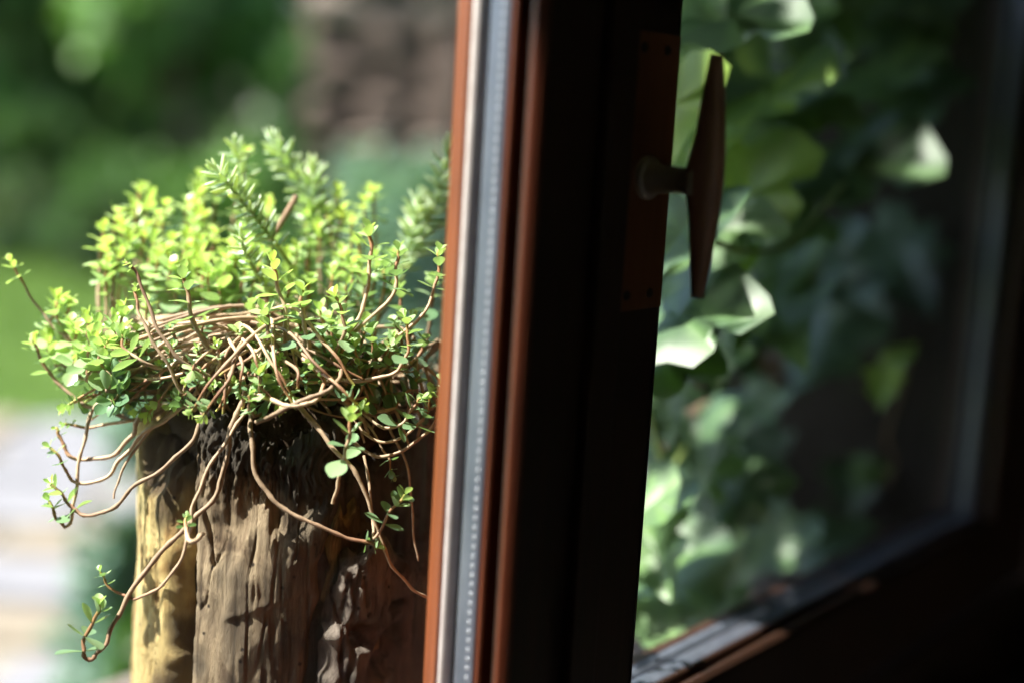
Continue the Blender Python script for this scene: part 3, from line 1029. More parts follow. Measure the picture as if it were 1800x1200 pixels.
# trailing stems traced as space curves: (px, py, depth) from the cushion out to the growing tip
TR = [
    # I
    ([(450, 640, .955), (436, 690, .935), (411, 735, .925), (400, 790, .922), (384, 860, .920), (340, 913, .918), (290, 962, .92), (236, 1030, .92), (203, 1090, .918), (184, 1132, .915), (162, 1157, .912), (147, 1148, .912), (150, 1118, .914), (170, 1082, .915), (174, 1062, .915)], 2.1, 1.3, 1.25, 0.25),
    # J
    ([(470, 660, .95), (440, 712, .93), (412, 752, .922), (370, 818, .914), (342, 880, .912), (334, 930, .911), (318, 982, .912), (280, 1032, .915), (240, 1050, .92), (214, 1044, .922), (190, 1028, .922), (176, 1004, .922)], 1.5, 0.9, 0.6, 0.3),
    # K
    ([(446, 690, .93), (441, 760, .917), (450, 830, .914), (482, 880, .913), (540, 915, .914), (600, 940, .918), (652, 955, .92), (664, 962, .92)], 1.9, 1.2, 0.6, 0.35),
    # G
    ([(362, 640, .95), (358, 700, .945), (345, 762, .94), (300, 812, .94), (240, 852, .945), (196, 893, .95), (160, 905, .955), (130, 895, .96), (112, 872, .962), (90, 850, .962)], 1.8, 1.2, 0.95, 0.5),
    # D
    ([(400, 610, .96), (345, 690, .95), (300, 730, .95), (252, 762, .953), (216, 802, .957), (188, 836, .96), (150, 850, .963), (120, 836, .965), (107, 806, .965), (88, 786, .965)], 1.7, 1.1, 0.85, 0.45),
    # F
    ([(345, 610, .97), (290, 680, .965), (246, 732, .965), (232, 764, .967), (200, 797, .97), (150, 808, .972), (118, 795, .974), (104, 762, .974), (98, 752, .974)], 2.0, 1.2, 0.4, 0.5),
    # C
    ([(260, 690, .965), (190, 710, .968), (166, 716, .97), (146, 780, .968), (134, 850, .966), (126, 908, .964), (113, 925, .963), (99, 908, .962), (86, 880, .962)], 1.5, 1.2, 0.8, 0.35),
    # H short dead
    ([(300, 720, .955), (250, 772, .957), (212, 832, .958), (200, 876, .958)], 1.2, 0.8, 0, 0.3),
    # E
    ([(330, 700, .97), (262, 728, .972), (200, 744, .975), (150, 750, .978), (110, 745, .98)], 1.5, 1.0, 0.4, 0.5),
    # B
    ([(330, 690, .97), (260, 735, .972), (200, 727, .975), (140, 705, .98), (95, 665, .984), (70, 626, .986), (58, 596, .986)], 1.7, 1.2, 1.0, 0.75),
    # A far left tip
    ([(250, 640, 1.0), (150, 610, 1.0), (95, 574, 1.0), (60, 530, 1.0), (34, 486, 1.0), (18, 460, 1.0)], 1.2, 0.9, 0.8, 0.9),
    # L
    ([(480, 640, .95), (540, 730, .925), (590, 790, .918), (632, 842, .918), (655, 905, .922), (680, 975, .925), (712, 1022, .935), (752, 1050, .95)], 1.8, 1.0, 0, 0.3),
    # M upright sprig
    ([(585, 884, .912), (596, 842, .905), (606, 800, .90), (614, 760, .898), (618, 728, .898)], 1.3, 1.2, 1.15, 0.55),
    # N
    ([(640, 800, .935), (655, 900, .925), (657, 946, .918), (680, 908, .912), (712, 868, .91)], 1.2, 1.0, 0.95, 0.25),
    # O
    ([(520, 650, .95), (570, 662, .938), (630, 668, .93), (680, 660, .925), (710, 636, .922), (718, 600, .922), (712, 560, .924)], 1.5, 1.1, 1.0, 0.5),
    # P bright loop
    ([(450, 742, .915), (505, 716, .905), (555, 694, .905), (588, 678, .91), (600, 650, .925)], 1.9, 1.5, 0, 0.2),
    ([(440, 690, .92), (490, 708, .908), (530, 712, .903), (556, 700, .905), (570, 672, .915), (545, 640, .92)], 1.9, 1.2, 0.75, 0.4),
    # Q
    ([(560, 700, .95), (640, 793, .94), (690, 797, .937), (742, 768, .937), (770, 722, .94), (776, 668, .942)], 1.4, 1.1, 0.8, 0.35),
    ([(600, 690, .95), (660, 745, .94), (705, 745, .935), (728, 712, .935), (740, 700, .935)], 1.2, 1.0, 0.95, 0.35),
    ([(600, 700, .95), (650, 770, .94), (700, 770, .94), (745, 735, .938), (756, 690, .938)], 1.2, 1.0, 0.95, 0.35),
    # right hanging dark stems
    ([(640, 680, .96), (690, 760, .955), (720, 840, .955), (725, 920, .96), (735, 985, .965)], 1.2, 0.7, 0, 0.3),
    ([(600, 680, .955), (655, 760, .945), (680, 800, .942), (690, 835, .942)], 1.0, 0.8, 0.7, 0.05),
    # upper arcs of the right
    ([(560, 640, .97), (650, 560, .955), (690, 520, .955), (697, 470, .957), (700, 440, .958)], 1.6, 1.2, 1.0, 0.3),
    ([(590, 660, .97), (700, 590, .955), (748, 545, .953), (768, 490, .953), (772, 440, .953)], 1.4, 1.1, 1.0, 0.55),
    ([(560, 650, .96), (630, 560, .955), (646, 500, .958), (652, 440, .96), (648, 405, .96)], 1.7, 1.3, 1.15, 0.75),
    # left reddish upright pair
    ([(420, 690, .95), (330, 640, .93), (290, 600, .928), (262, 540, .93), (240, 480, .932), (222, 462, .934)], 1.5, 1.1, 0.35, 0.8),
    ([(320, 690, .94), (282, 620, .934), (252, 570, .934), (240, 530, .936), (238, 505, .938)], 1.3, 1.1, 0.55, 0.8),
    ([(400, 650, .94), (350, 590, .935), (330, 520, .935), (322, 478, .936)], 1.9, 1.6, 1.2, 0.6),
    ([(500, 690, .93), (462, 700, .92), (456, 676, .915), (458, 650, .912)], 1.3, 1.0, 0.95, 0.6),
    ([(470, 720, .925), (446, 730, .915), (438, 712, .912), (438, 694, .912)], 1.2, 1.0, 0.7, 0.6),
    ([(520, 640, .94), (478, 600, .93), (470, 560, .928), (462, 545, .928)], 1.6, 1.3, 1.1, 0.6),
    ([(545, 640, .94), (540, 590, .93), (530, 540, .928), (532, 510, .928)], 1.7, 1.3, 1.15, 0.6),
    ([(500, 650, .94), (502, 560, .935), (488, 500, .935), (478, 462, .936)], 1.6, 1.3, 1.2, 0.8),
    ([(560, 660, .94), (600, 600, .93), (604, 560, .928), (590, 522, .928)], 1.5, 1.2, 1.15, 0.6),
    ([(380, 660, .94), (385, 640, .925), (384, 622, .922), (378, 606, .92)], 1.2, 1.0, 0.6, 0.7),
]
for (ctrl, r0, r1, sz, tone) in TR:
    base3 = [P(*c) for c in ctrl]
    st, pts = make_stem(base3, r0 * 0.001 * 0.85, r1 * 0.001 * 0.85, 6, 0.0 if sz > 0 else -1)
    if sz > 0:
        ln = 0.026 if sz > 0.9 else 0.016
        rosette(st, pts, sz * 1.0, tone, True, 1.0 if sz > 0.9 else 0.7, ln)
# a few lone leaves on the trailing stems come with the rosettes below

TIPS = [
    # upper left cluster
    (265, 345, 1.1, .9), (236, 368, 1.1, .95), (214, 400, 1.1, .95), (190, 432, 1.1, .95), (186, 466, 1.0, .85), (276, 378, 1.1, .85), (292, 362, 1.0, .9), (205, 372, 1.0, .95), (246, 332, 1.0, .95), (228, 420, 1.1, .85), (254, 400, 1.1, .8), (212, 450, 1.0, .8), (185, 400, 0.9, .95), (270, 420, 1.0, .75),
    (352, 312, 1.0, .95), (346, 340, 1.1, .9), (350, 376, 1.0, .85), (432, 272, 1.0, 1.0), (420, 290, 0.9, .95), (472, 356, 1.0, .95), (592, 338, 1.1, 1.0), (604, 366, 1.1, .95), (640, 352, 1.0, .9), (658, 332, 0.9, .95), (575, 372, 1.0, .85), (560, 400, 1.0, .8),
    (385, 330, 0.9, .9), (330, 360, 0.9, .9), (540, 380, .9, .8), (620, 390, 1.0, .9),
    # middle
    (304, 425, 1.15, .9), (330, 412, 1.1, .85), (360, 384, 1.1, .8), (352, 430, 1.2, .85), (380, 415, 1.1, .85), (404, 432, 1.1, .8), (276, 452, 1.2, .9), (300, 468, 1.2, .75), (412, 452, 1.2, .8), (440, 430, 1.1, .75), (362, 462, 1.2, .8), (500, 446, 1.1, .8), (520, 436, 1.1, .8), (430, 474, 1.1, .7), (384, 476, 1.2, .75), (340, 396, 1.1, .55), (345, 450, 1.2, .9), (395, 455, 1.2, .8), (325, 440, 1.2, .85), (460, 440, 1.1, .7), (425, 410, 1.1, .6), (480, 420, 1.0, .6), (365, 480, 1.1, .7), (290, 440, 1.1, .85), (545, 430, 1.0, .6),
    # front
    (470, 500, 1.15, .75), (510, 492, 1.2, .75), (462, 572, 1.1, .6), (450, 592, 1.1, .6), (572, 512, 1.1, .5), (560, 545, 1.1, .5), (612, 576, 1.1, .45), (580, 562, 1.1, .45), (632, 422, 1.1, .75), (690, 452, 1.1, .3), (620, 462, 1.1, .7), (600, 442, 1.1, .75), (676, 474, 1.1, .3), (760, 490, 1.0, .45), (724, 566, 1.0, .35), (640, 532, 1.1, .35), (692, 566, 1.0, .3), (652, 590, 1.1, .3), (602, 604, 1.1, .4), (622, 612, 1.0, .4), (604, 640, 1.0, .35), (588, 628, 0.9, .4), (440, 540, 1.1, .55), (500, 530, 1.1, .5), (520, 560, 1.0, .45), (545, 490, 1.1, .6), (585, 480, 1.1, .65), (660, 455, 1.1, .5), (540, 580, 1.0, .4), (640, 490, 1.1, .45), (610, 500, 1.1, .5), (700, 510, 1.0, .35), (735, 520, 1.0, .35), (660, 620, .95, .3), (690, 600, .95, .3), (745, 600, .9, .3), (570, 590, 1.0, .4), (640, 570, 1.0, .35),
    # left wing
    (100, 518, 1.0, .85), (120, 532, 1.0, .85), (84, 592, 1.1, .8), (110, 588, 1.1, .75), (132, 578, 1.1, .75), (152, 560, 1.0, .75), (172, 574, 1.1, .7), (190, 600, 1.0, .65), (216, 590, 1.0, .6), (100, 622, 1.0, .6), (140, 622, 1.1, .55), (202, 560, 1.0, .7), (216, 545, 1.0, .75), (242, 580, 1.0, .6), (200, 664, 1.5, .05), (206, 690, 1.4, .05), (162, 600, 1.0, .65), (126, 566, 1.0, .8), (240, 610, .9, .6), (180, 625, .9, .5), (100, 545, 0.9, .8), (255, 530, .9, .7), (160, 640, .8, .4), (310, 690, .7, .3), 
    # right edge
    (770, 690, 0.9, .3), (735, 665, .8, .3), (700, 700, .8, .3), (330, 910, 0.45, .5),
]
for (px, py, sz, tone) in TIPS:
    if 495 < py < 625 and px > 330 and rnd.random() < 0.42:
        continue
    d = tip_depth(px, py)
    if py > 900:
        d = 0.912
    tip = P(px + rnd.uniform(-3, 3), py + rnd.uniform(-3, 3), d)
    off = Vector((tip.x - PC.x, tip.y - PC.y, 0))
    r = off.length
    base_z = PC.z + 0.012 - 0.25 * max(0, r - 0.05) + rnd.uniform(-0.008, 0.008)
    fr = rnd.uniform(0.25, 0.6)
    b = Vector((PC.x, PC.y, 0)) + off * fr
    if py > 900:
        b = Vector((tip.x + .01, tip.y + .004, 0))
        base_z = tip.z
    b.z = min(base_z, tip.z - 0.012)
    side = Vector((-off.y, off.x, 0)).normalized() * rnd.uniform(-0.022, 0.022) if r > 1e-4 else Vector((0, 0, 0))
    mid = b.lerp(tip, 0.55) + side + Vector((0, 0, -0.35 * max(0.0, (tip.z - b.z)) * rnd.uniform(0.3, 1.0))) + off * 0.18
    pre = tip.lerp(mid, 0.30) + Vector((0, 0, -0.004)) + off * 0.03
    st, pts = make_stem([b, mid, pre, tip], 0.00135 * rnd.uniform(0.85, 1.2), 0.00095, 5)
    rosette(st, pts, sz * rnd.uniform(0.95, 1.12) * 1.08, tone, d < 0.945 and py > 470, rnd.uniform(0.85, 1.15), rnd.uniform(0.018, 0.028))

# woody runners woven through the cushion
for i in range(96):
    a = rnd.uniform(0, 2 * math.pi) if i < 66 else rnd.uniform(-2.9, -0.6)
    r0, r1 = rnd.uniform(0.01, 0.06), rnd.uniform(0.07, 0.112)
    da = rnd.choice((-1, 1)) * rnd.uniform(0.1, 1.1)
    z0 = PC.z + rnd.uniform(-0.022, 0.030)
    z1 = PC.z + rnd.uniform(-0.026, 0.034)
    amp, ph = rnd.uniform(0.003, 0.014), rnd.uniform(0, 6)
    c = []
    for j in range(6):
        t = j / 5
        aa = a + da * t + 0.16 * math.sin(t * 5 + ph)
        rr = (r0 + (r1 - r0) * math.sin(t * math.pi * 0.55)) * (1 + 0.14 * abs(math.cos(aa)))
        c.append(Vector((PC.x + math.cos(aa) * rr * 1.12, PC.y + math.sin(aa) * rr, z0 + (z1 - z0) * t + amp * math.sin(t * 4.2 + ph) + 0.018 * max(0.0, -math.sin(aa)) - 0.8 * max(0, rr - 0.10))))
    rr_ = rnd.uniform(0.55, 1.2)
    make_stem(c, 0.0016 * rr_, 0.0008 * rr_, 6, -1, 'runner')
# stems that fan out from the middle and arch down over the left side and the front
for i in range(50):
    if i < 26:
        x1, y1, d1 = rnd.uniform(110, 330), rnd.uniform(610, 730), rnd.uniform(0.945, 0.99)
    else:
        x1, y1, d1 = rnd.uniform(330, 700), rnd.uniform(650, 740), rnd.uniform(0.905, 0.93)
    x0, y0 = 440 + rnd.uniform(-60, 90), rnd.uniform(545, 640)
    up = rnd.uniform(10, 55)
    c = [P(x0, y0, 0.985), P(x0 * .68 + x1 * .32, (y0 * .68 + y1 * .32) - up, d1 * .6 + .985 * .4), P(x0 * .3 + x1 * .7 + rnd.uniform(-18, 18), y0 * .3 + y1 * .7 - up * .6, d1), P(x1, y1, d1)]
    st, pts = make_stem(c, 0.0014 * rnd.uniform(.7, 1.15), 0.0008, 6, 0.0)
    if rnd.random() < 0.55:
        rosette(st, pts, rnd.uniform(0.45, 0.85), rnd.uniform(0.3, 0.75), False, 0.8, 0.014)
# short shoots pushing up between the runners
for i in range(18):
    px, py = rnd.uniform(210, 740), rnd.uniform(560, 680)
    d = tip_depth(px, py) - 0.006
    tip = P(px, py, d)
    b = P(px + rnd.uniform(-25, 25), py + rnd.uniform(35, 80), d + 0.022)
    st, pts = make_stem([b, b.lerp(tip, .5) + Vector((rnd.uniform(-.006, .006), 0, -.003)), tip], 0.0011, 0.0008, 5)
    rosette(st, pts, rnd.uniform(0.5, 0.85), rnd.uniform(0.3, 0.7), False, 0.85, 0.016)
# dried hanging fringe over the rim, mostly on the shaded right
for i in range(20):
    px = rnd.uniform(250, 770) if i < 4 else rnd.uniform(570, 770)
    d = tip_depth(px, 620) + 0.012
    y0 = rnd.uniform(610, 670)
    L = rnd.uniform(40, 150) if px > 560 else rnd.uniform(25, 70)
    x1 = px + rnd.uniform(-50, 50)
    c = [P(px + rnd.uniform(-40, 40), y0 - 30, d + 0.03), P(px, y0, d), P((px + x1) / 2 + rnd.uniform(-15, 15), y0 + L * 0.5, d - 0.006), P(x1, y0 + L, d - 0.003)]
    make_stem(c, 0.0013, 0.0008, 5, -1, 'runner')

# ------------------------------------------------------------------ needle leaved stonecrop
np_ = empty('needle_stonecrop', plant_base, 'pale blue green stonecrop sprigs with needle leaves at the back', 'plant')
NV, NF = [], []
for j in range(6):
    t = j / 5
    r = 0.125 * math.sin(math.pi * min(1, 0.12 + 0.84 * t)) ** 0.6
    for i in range(5):
        a = 2 * math.pi * i / 5
        NV.append((r * 1.25 * math.cos(a), t, r * 0.75 * math.sin(a) + 0.10 * t * t))
for j in range(5):
    for i in range(5):
        NF.append((j * 5 + i, j * 5 + (i + 1) % 5, (j + 1) * 5 + (i + 1) % 5, (j + 1) * 5 + i))
NV, NF = np.array(NV), np.array(NF)
NM = []
for b in range(4):
    m_ = fast_mesh('needle_leaf', NV, NF, True, {'tone': np.full(len(NV), 0.25 + 0.22 * b)})
    m_.materials.append(M['needle'])
    NM.append(m_)
SPR = [
    ([(520, 480, 1.02), (478, 420, 1.0), (440, 372, .99), (396, 318, .985), (380, 302, .985)], 46, .0112),
    ([(470, 520, 1.06), (436, 400, 1.05), (424, 300, 1.05), (412, 250, 1.05)], 34, .0105),
    ([(600, 480, 1.10), (560, 380, 1.09), (512, 300, 1.085), (478, 240, 1.085)], 48, .0125),
    ([(560, 500, 1.08), (552, 400, 1.08), (550, 340, 1.08), (548, 290, 1.08)], 44, .0125),
    ([(700, 500, 1.09), (742, 420, 1.09), (772, 330, 1.09), (796, 245, 1.09)], 48, .0125),
    ([(690, 520, 1.08), (716, 440, 1.08), (730, 385, 1.08), (738, 350, 1.08)], 40, .0115),
    ([(480, 520, 1.0), (450, 480, .985), (430, 440, .98), (422, 410, .98)], 22, .0095),
]
for (ctrl, nn, ln) in SPR:
    pts = catmull([P(*c) for c in ctrl], 8)
    n = len(pts)
    V, q, t = tube_arrays([tuple(p - plant_base) for p in pts], [0.0017 - 0.0006 * i / n for i in range(n)], 7)
    st = obj('sprig_stem', fast_mesh('sprig_stem', V, q, True), M['stem_green'], np_)
    az = rnd.uniform(0, 6)
    for j in range(nn):
        f = (j + 0.5) / nn
        f = 0.18 + 0.82 * f
        i = min(n - 2, int(f * (n - 1)))
        ax = (pts[i + 1] - pts[i]).normalized()
        az += 2.4
        el = R(20 + 48 * max(0, (f - 0.8) / 0.2) + rnd.uniform(-10, 10))
        L = ln * 1.3 * (1.0 - 0.40 * max(0, (f - 0.82) / 0.18)) * rnd.uniform(0.85, 1.15)
        o = obj('needle_leaf', NM[min(3, int(rnd.uniform(0, 2.4) + 1.6 * f))], None, st)
        m3 = leaf_frame(ax, az, el) * L
        o.matrix_basis = Matrix.Translation(pts[i].lerp(pts[i + 1], f * (n - 1) - i) - plant_base) @ m3.to_4x4()
# dry stalk poking out
c = [P(470, 430, 1.03), P(498, 385, 1.03), P(522, 345, 1.03)]
V, q, t = tube_arrays([tuple(p - plant_base) for p in catmull(c, 4)], [0.0022] * 9, 7)
obj('dry_stalk', fast_mesh('dry_stalk', V, q), M['stem_dry'], np_)

# ------------------------------------------------------------------ ivy outside the right casement
IV = [(0, 0), (0.16, -0.10), (0.36, -0.06), (0.50, 0.10), (0.43, 0.26), (0.30, 0.34), (0.44, 0.52), (0.34, 0.60), (0.20, 0.66), (0.11, 0.84), (0.0, 1.02)]


def ivy_template(curl, fold, seed):
    r_ = random.Random(seed)
    half = [(x * r_.uniform(0.9, 1.1), y + r_.uniform(-0.03, 0.03)) for x, y in IV]
    half[0], half[-1] = (0, 0), (0, 1.0)
    out = half + [(-x * r_.uniform(0.9, 1.1), y + r_.uniform(-.03, .03)) for x, y in reversed(half[1:-1])]
    rings = 4
    V = []
    c = (0.0, 0.36)
    for k in range(rings + 1):
        f = k / rings
        for (x, y) in out:
            X, Y = c[0] + (x - c[0]) * f, c[1] + (y - c[1]) * f
            Z = fold * abs(X) + curl * (Y - 0.3) ** 2 + 0.05 * math.sin(9 * X + seed) * f + 0.05 * math.sin(8 * Y + 2 * seed) * f
            V.append((X, Y, Z))
    n = len(out)
    Fc = []
    for k in range(rings):
        for i in range(n):
            i2 = (i + 1) % n
            Fc.append((k * n + i, k * n + i2, (k + 1) * n + i2, (k + 1) * n + i))
    return np.array(V), np.array(Fc)


IT = [ivy_template(c, f, s) for c, f, s in ((-0.25, 0.25, 1), (0.30, -0.15, 2), (-0.45, 0.35, 3), (0.15, 0.45, 4), (-0.15, -0.25, 5))]
IM = {}
for a in range(5):
    for b in range(6):
        tn_ = np.full(len(IT[a][0]), 0.06 + 0.17 * b)
        for i_ in range(len(tn_)):
            if i_ % 20 in (0, 3, 6, 10, 14, 17):       # pale veins out to the lobes
                tn_[i_] += 0.22
        m_ = fast_mesh('leaf', IT[a][0], IT[a][1], True, {'tone': tn_})
        m_.materials.append(M['ivy'])
        IM[(a, b)] = m_
ivy_base = W(0.80, 0.40, SILL_Z)
ivy = empty('ivy_plant', ivy_base, 'leafy green ivy hanging outside the right hand casement', 'ivy')


def zwin(px, py, w):
    """view depth where the ray of a pixel reaches the plane w outside the window"""
    d = P(px, py, 1.0) - CAM
    return (w - (CAM - O0).dot(N)) / d.dot(N)


def ivy_leaf(px, py, w, size_px, tip_deg, tilt_up, yaw, tone, var=None):
    z = zwin(px, py, w)
    c = P(px, py, z)
    L = 1.1 * size_px * z / F
    # leaf plane: starts facing the camera, tip along tip_deg (0 = right, 90 = down)
    a = R(tip_deg)
    y = RT * math.cos(a) - UP * math.sin(a)
    nrm = -FWD
    nrm = (Matrix.Rotation(tilt_up, 3, RT) @ nrm)
    nrm = (Matrix.Rotation(yaw, 3, UP) @ nrm)
    y = (y - nrm * y.dot(nrm)).normalized()
    x = y.cross(nrm)
    m3 = Matrix((x, y, nrm)).transposed() * L
    o = obj('leaf', IM[(rnd.randrange(5) if var is None else var, max(0, min(5, int(tone * 5.99))))], None, ivy)
    pos = c - y * (L * 0.45)
    o.matrix_basis = Matrix.Translation(pos - ivy_base) @ m3.to_4x4()
    return pos


LV = [
    # px, py, w, size, tip direction (0 right, 90 down), tilt to the sky, yaw, tone, shape
    (1262, 40, .15, 200, 150, -0.9, -0.7, .42, 1), (1228, 125, .22, 200, 100, -0.3, 0.2, .35, 0), (1335, 190, .15, 180, 122, -0.6, -0.5, .70, 3),
    (1420, 150, .16, 130, 105, -0.8, -0.8, .55, 2), (1400, 200, .15, 140, 128, -1.0, -0.3, .45, 1), (1515, 150, .15, 190, 165, -0.8, -0.8, .5, 0), (1565, 110, .16, 150, 200, -0.7, -0.9, .5, 2),
    (1470, 300, .14, 220, 140, -0.85, -0.8, .42, 1), (1400, 330, .19, 150, 110, -0.7, -0.7, .3, 0), (1312, 365, .15, 180, 92, -0.2, -0.2, .8, 3), (1185, 425, .11, 190, 105, -0.75, -0.75, .32, 0),
    (1178, 575, .10, 210, 112, -0.7, -0.8, .34, 1), (1370, 555, .13, 200, 62, -0.8, -0.8, .45, 0), (1272, 618, .16, 110, 95, -0.4, -0.3, .6, 3),
    (1150, 650, .12, 150, 122, -0.8, -0.7, .4, 1), (1210, 1020, .13, 175, 338, -0.95, -0.7, .5, 1), (1195, 955, .18, 120, 160, -0.6, -0.6, .4, 0),
    (1462, 945, .18, 120, 330, -0.8, -0.6, .25, 2), (1140, 890, .13, 120, 130, -0.8, -0.7, .45, 0), (1182, 200, .13, 140, 90, -0.3, -0.2, .8, 3),
    (1200, 300, .14, 150, 110, -0.5, -0.5, .75, 2), (1255, 420, .15, 150, 120, -0.6, -0.6, .5, 1), (1305, 110, .2, 170, 95, -0.5, -0.5, .4, 2),
    (1235, 0, .18, 140, 60, -0.6, -0.6, .5, 0), (1390, 30, .2, 170, 100, -0.4, -0.4, .5, 3), (1530, 45, .2, 150, 110, -0.8, -0.7, .4, 1),
    (1480, 5, .18, 140, 80, -0.4, -0.3, .55, 0), (1600, 480, .2, 140, 60, -0.7, -0.8, .25, 2), (1545, 440, .21, 120, 150, -0.6, -0.7, .2, 0),
    (1556, 685, .10, 66, 98, -0.2, -0.7, 1.0, 3), (1585, 625, .11, 58, 310, -0.5, -0.7, 1.0, 2), (1290, 880, .18, 130, 100, -0.5, -0.6, .4, 1),
    (1230, 780, .2, 130, 80, -0.5, -0.6, .35, 2), (1330, 720, .22, 100, 120, -0.6, -0.6, .35, 0), (1520, 835, .2, 64, 110, -0.4, -0.3, .6, 1), (1160, 985, .15, 130, 60, -0.5, -0.6, .45, 3),
    (1420, 470, .22, 150, 100, -0.6, -0.7, .25, 0), (1262, 505, .19, 170, 70, -0.7, -0.7, .4, 2), (1345, 440, .21, 150, 110, -0.5, -0.5, .5, 1), (1300, 300, .22, 150, 100, -0.5, -0.4, .45, 0),
    (1210, 860, .22, 130, 90, -0.5, -0.6, .45, 1), (1345, 965, .22, 130, 120, -0.7, -0.6, .3, 0), (1270, 1085, .2, 120, 40, -0.7, -0.6, .3, 2),
    (1600, 180, .2, 130, 100, -0.7, -0.8, .25, 1), (1620, 40, .2, 140, 120, -0.6, -0.8, .25, 0), (1560, 250, .17, 150, 150, -0.8, -0.8, .42, 3), (1450, 90, .22, 150, 80, -0.5, -0.5, .35, 2),
    (1310, 230, .25, 150, 70, -0.3, -0.2, .3, 1), (1440, 620, .24, 150, 95, -0.6, -0.7, .18, 1), (1500, 560, .24, 130, 80, -0.6, -0.7, .15, 2), (1170, 700, .2, 120, 80, -0.5, -0.5, .4, 2),
]
nodes = []
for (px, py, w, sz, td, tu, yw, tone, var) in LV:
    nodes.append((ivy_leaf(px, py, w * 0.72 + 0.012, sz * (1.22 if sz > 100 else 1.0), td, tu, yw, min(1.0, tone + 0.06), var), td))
# looser leaves behind, thinning towards the shaded reveal at right
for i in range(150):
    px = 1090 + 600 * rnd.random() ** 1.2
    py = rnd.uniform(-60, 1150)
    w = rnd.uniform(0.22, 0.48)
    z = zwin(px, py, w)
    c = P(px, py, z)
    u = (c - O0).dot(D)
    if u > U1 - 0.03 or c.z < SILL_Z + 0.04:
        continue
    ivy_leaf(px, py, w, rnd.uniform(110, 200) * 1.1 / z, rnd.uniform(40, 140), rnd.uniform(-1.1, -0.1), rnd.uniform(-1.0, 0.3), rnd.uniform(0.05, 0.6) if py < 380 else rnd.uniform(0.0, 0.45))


def ivy_stem(ctrl, r, mat):
    pts = catmull([P(px, py, zwin(px, py, w)) for px, py, w in ctrl], 6)
    V, q, t = tube_arrays([tuple(p - ivy_base) for p in pts], [r * (1 - 0.3 * i / len(pts)) for i in range(len(pts))], 7, 0.06, rnd.randrange(999))
    obj('stem', fast_mesh('stem', V, q), M[mat], ivy)


ivy_stem([(1255, 425, .085), (1310, 442, .085), (1370, 436, .085), (1420, 395, .085), (1470, 340, .09), (1510, 290, .10)], 0.0030, 'stem_green')
ivy_stem([(1450, 155, .17), (1480, 110, .17), (1515, 70, .18), (1545, 20, .2)], 0.0032, 'stem_green')
ivy_stem([(1140, 720, .16), (1160, 790, .16), (1168, 840, .16), (1160, 900, .16), (1140, 980, .17)], 0.0036, 'stem_green')
ivy_stem([(1215, 770, .17), (1190, 810, .165), (1168, 845, .16)], 0.0025, 'stem_green')
ivy_stem([(1250, 850, .19), (1230, 900, .19), (1215, 950, .19), (1200, 1020, .2)], 0.0032, 'stem_green')
ivy_stem([(1320, 860, .2), (1308, 920, .2), (1290, 970, .2), (1270, 1040, .21)], 0.0032, 'stem_green')
ivy_stem([(1180, 80, .18), (1188, 160, .17), (1180, 260, .17), (1205, 330, .18), (1260, 430, .19)], 0.0030, 'stem_green')
ivy_stem([(1390, 430, .2), (1365, 480, .2), (1340, 540, .21), (1300, 600, .22)], 0.0030, 'stem_dry')
ivy_stem([(1595, 610, .12), (1590, 660, .12), (1572, 720, .12), (1558, 770, .12), (1572, 810, .12), (1560, 850, .12)], 0.0030, 'stem_dry')
ivy_stem([(1590, 90, .2), (1600, 150, .2), (1612, 200, .2), (1600, 270, .2)], 0.0030, 'stem_dry')
ivy_stem([(1150, 900, .2), (1155, 960, .2), (1150, 1040, .2), (1120, 1120, .2)], 0.0050, 'stem_dry')
# withered leaves caught in the ivy
for a, (px, py, sz, td) in enumerate(((1205, 690, 110, 60), (1175, 740, 90, 100), (1345, 620, 90, 80), (1180, 930, 90, 90), (1225, 700, 60, 150))):
    z = zwin(px, py, 0.19)
    m_ = fast_mesh('withered_leaf', IT[a][0] * np.array([0.8, 1, 1.6]), IT[a][1], True, {'tone': np.full(len(IT[a][0]), 0.4 + 0.12 * a)})
    o = obj('withered_leaf', m_, M['dry_leaf'], ivy)
    y = RT * math.cos(R(td)) - UP * math.sin(R(td))
    nrm = (-FWD + Vector((0, 0, 0.8))).normalized()
    y = (y - nrm * y.dot(nrm)).normalized()
    x = y.cross(nrm)
    o.matrix_basis = Matrix.Translation(P(px, py, z) - ivy_base) @ (Matrix((x, y, nrm)).transposed() * (0.75 * sz * z / F)).to_4x4()

# unseen ivy leaves added above the view to shade the right hand side
ro = np.random.RandomState(77)
n = 950
uu = ro.uniform(-0.09, 1.3, n)
zz = ro.uniform(1.95, 3.0, n) + 0.08 * np.sin(uu * 9)
ww = ro.uniform(0.58, 0.80, n)
m3 = 45
uu = np.concatenate([uu, ro.uniform(-0.50, 0.0, m3)])
zz = np.concatenate([zz, ro.uniform(2.50, 3.05, m3)])
ww = np.concatenate([ww, ro.uniform(0.58, 0.78, m3)])
n += m3
m2 = 200
uu = np.concatenate([uu, ro.uniform(0.45, 1.03, m2)])
zz = np.concatenate([zz, ro.uniform(1.64, 2.5, m2)])
ww = np.concatenate([ww, ro.uniform(0.10, 0.5, m2)])
n += m2
pos = np.array([tuple(W(a, b, c) - ivy_base) for a, b, c in zip(uu, ww, zz)])
d_ = ro.normal(size=(n, 3)) * 0.5 + np.array([0, 0, -0.8]) + np.array(tuple(N)) * 0.6
d_ /= np.linalg.norm(d_, axis=1)[:, None]
nz_ = ro.normal(size=(n, 3)) * 0.5 + np.array([0, 0, 0.7]) + np.array(tuple(N)) * 0.8
x_ = np.cross(d_, nz_)
x_ /= np.linalg.norm(x_, axis=1)[:, None]
z_ = np.cross(x_, d_)
mats = np.stack([x_, d_, z_], -1) * ro.uniform(0.07, 0.12, n)[:, None, None]
